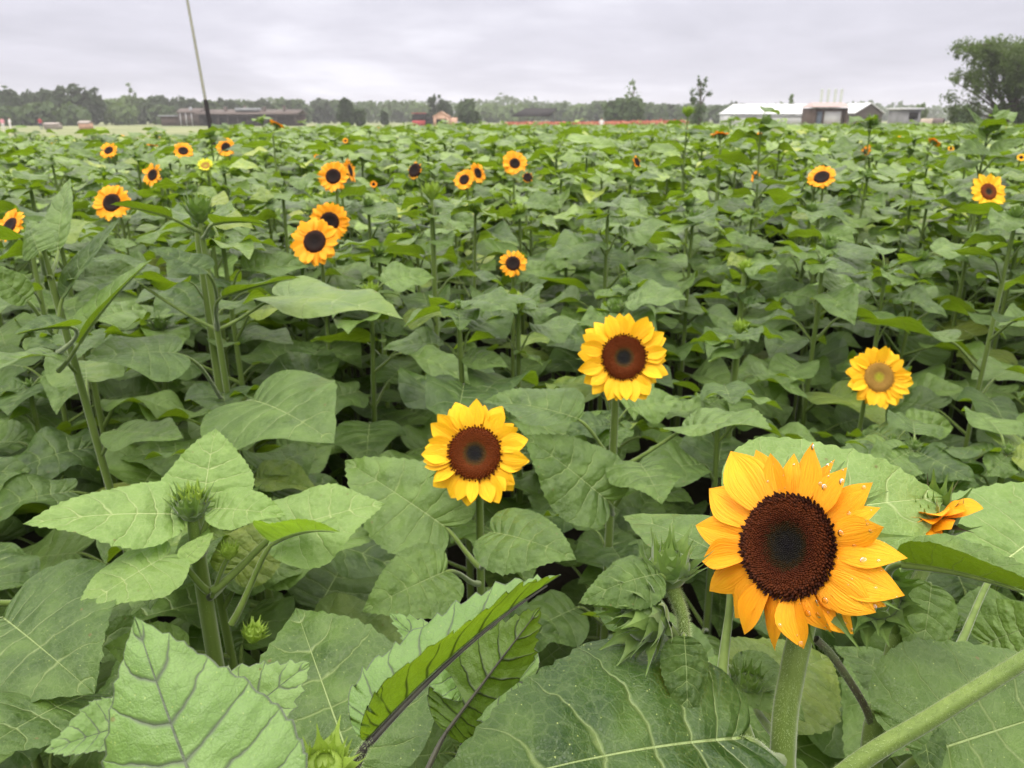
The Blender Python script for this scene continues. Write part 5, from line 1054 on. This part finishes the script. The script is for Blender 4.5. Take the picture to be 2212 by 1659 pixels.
# small things at the far left and centre
HUTR = simple('hutch_roof', (.26, .22, .20), (.36, .31, .28))
for k, (px, d, w_, h_, mm, lab, nm) in enumerate([(106, 118, 2.1, 1.0, HUTR, 'low whitish crate-like hutch left of the pink-topped one', 'hutch'), (178, 116, 1.5, 1.25, PINK, 'small pale pink hutch on the dry grass at the left', 'hutch')]):
    o = empty(nm, (GX(px, d), d, 0), lab, 'hutch'); mb = MB(); box(mb, -w_ / 2, w_ / 2, 0, 1.2, .1, h_ * .75); obj('box', mb, [mm], o); mb = MB(); roofm(mb, -w_ / 2, w_ / 2, 0, 1.2, h_ * .75, h_, 'x', .05, .1); obj('roof', mb, [HUTR], o)
    for q in (-1, 1): mb = MB(); box(mb, q * w_ * .4 - .05, q * w_ * .4 + .05, .1, .2, 0, .1); obj('leg', mb, [BROWN], o)
o = empty('row_marker', (GX(957, 46), 46, 0), 'small red marker board on a pale stake at the field edge', 'marker')
mb = MB(); box(mb, -.2, .2, 0, .05, GZ(294, 46) , GZ(276, 46)); obj('board', mb, [RED], o); mb = MB(); tube(mb, [(0, .08, 0), (0, .08, GZ(280, 46))], .03, 8, 0); obj('stake', mb, [WHITEG], o)
# people, far away
def person(px, d, label, shirt, legs, H=1.68, turn=0.0, crouch=0.0):
    o = empty('person', (GX(px, d), d, 0), label, 'person'); sc_ = H / 1.7; s = sc_
    J = {'pel': (0, 0, .95), 'ch': (0, 0, 1.28), 'nk': (0, 0, 1.46), 'hd': (0, -.01, 1.57), 'tp': (0, 0, 1.68), 'hl': (-.1, 0, .9), 'kl': (-.11, -.02, .5), 'al': (-.12, .02, .08), 'tl': (-.12, -.15, .03), 'hr': (.1, 0, .9), 'kr': (.12, -.04, .5), 'ar': (.13, .02, .08), 'tr': (.13, -.15, .03),
         'sl': (-.19, 0, 1.4), 'el': (-.26, .02, 1.13), 'wl': (-.24, -.08, .90), 'fl': (-.23, -.12, .8), 'sr': (.19, 0, 1.4), 'er': (.26, .02, 1.13), 'wr': (.24, -.08, .90), 'fr': (.23, -.12, .8)}
    R = {'pel': .15, 'ch': .155, 'nk': .058, 'hd': .098, 'tp': .06, 'hl': .09, 'kl': .06, 'al': .042, 'tl': .035, 'hr': .09, 'kr': .06, 'ar': .042, 'tr': .035, 'sl': .06, 'el': .042, 'wl': .03, 'fl': .028, 'sr': .06, 'er': .042, 'wr': .03, 'fr': .028}
    E = [('pel', 'ch'), ('ch', 'nk'), ('nk', 'hd'), ('hd', 'tp'), ('pel', 'hl'), ('hl', 'kl'), ('kl', 'al'), ('al', 'tl'), ('pel', 'hr'), ('hr', 'kr'), ('kr', 'ar'), ('ar', 'tr'), ('ch', 'sl'), ('sl', 'el'), ('el', 'wl'), ('wl', 'fl'), ('ch', 'sr'), ('sr', 'er'), ('er', 'wr'), ('wr', 'fr')]
    ks = list(J); me = bpy.data.meshes.new('body'); me.from_pydata([tuple(c * s for c in J[k]) for k in ks], [(ks.index(a), ks.index(b)) for a, b in E], [])
    b = link('body', me, o); b.rotation_euler.z = turn; mo = b.modifiers.new('skin', 'SKIN'); 
    for i, k in enumerate(ks): me.skin_vertices[0].data[i].radius = (R[k] * s, R[k] * s * (.75 if k in ('ch', 'pel') else 1))
    me.skin_vertices[0].data[0].use_root = True; mo.use_smooth_shade = True; b.modifiers.new('sub', 'SUBSURF').levels = 1; b.modifiers['sub'].render_levels = 1
    dg = bpy.context.evaluated_depsgraph_get(); me2 = bpy.data.meshes.new_from_object(b.evaluated_get(dg)); b.modifiers.clear(); b.data = me2
    me2.materials.clear()
    for x in (SKIN, shirt, legs): me2.materials.append(x)
    for pgn in me2.polygons:
        z = pgn.center.z / s; ax = abs(pgn.center.x / s); pgn.material_index = 2 if z < .93 and ax < .2 else (1 if z < 1.44 and not (ax > .2 and z < 1.05) else 0); pgn.use_smooth = True
    mb = MB(); dome(mb, [(.105 * s, 1.60 * s), (.108 * s, 1.66 * s), (.08 * s, 1.73 * s), (0, 1.755 * s)], 12, 0); ho = obj('hair', mb, [HAIRM], o)
    return o
person(3, 112, 'person in a pink top at the far left edge', SHP, SHW, turn=.4)
person(19, 112, 'person dressed in white standing at the far left', SHW, SHW, turn=-.5)
person(85, 118, 'person in a red shirt and dark trousers near the whitish hutch', SHR, JEANS, turn=.9)
person(1300, 86, 'person in white in front of the orange flower strip', SHW, JEANS, turn=.3)
person(1428, 108, 'person in dark red behind the orange flower strip', SHR, JEANS, turn=2.0)

# ================================================================== haze
HZ = True
if HZ:
    m, nt_h = mat('haze'); pv = N(nt_h, 'ShaderNodeVolumePrincipled'); pv.inputs['Color'].default_value = (.93, .93, .97, 1); pv.inputs['Density'].default_value = 0.00065; pv.inputs['Anisotropy'].default_value = 0.0
    oo = nt_h.nodes.new('ShaderNodeOutputMaterial'); LK(nt_h, pv.outputs[0], oo.inputs['Volume'])
    mb = MB(); box(mb, -950, 950, -70, 950, -1.0, 22.0); hz = obj('haze', mb, [m], None, False); tag(hz, None, None, None, 'stuff')
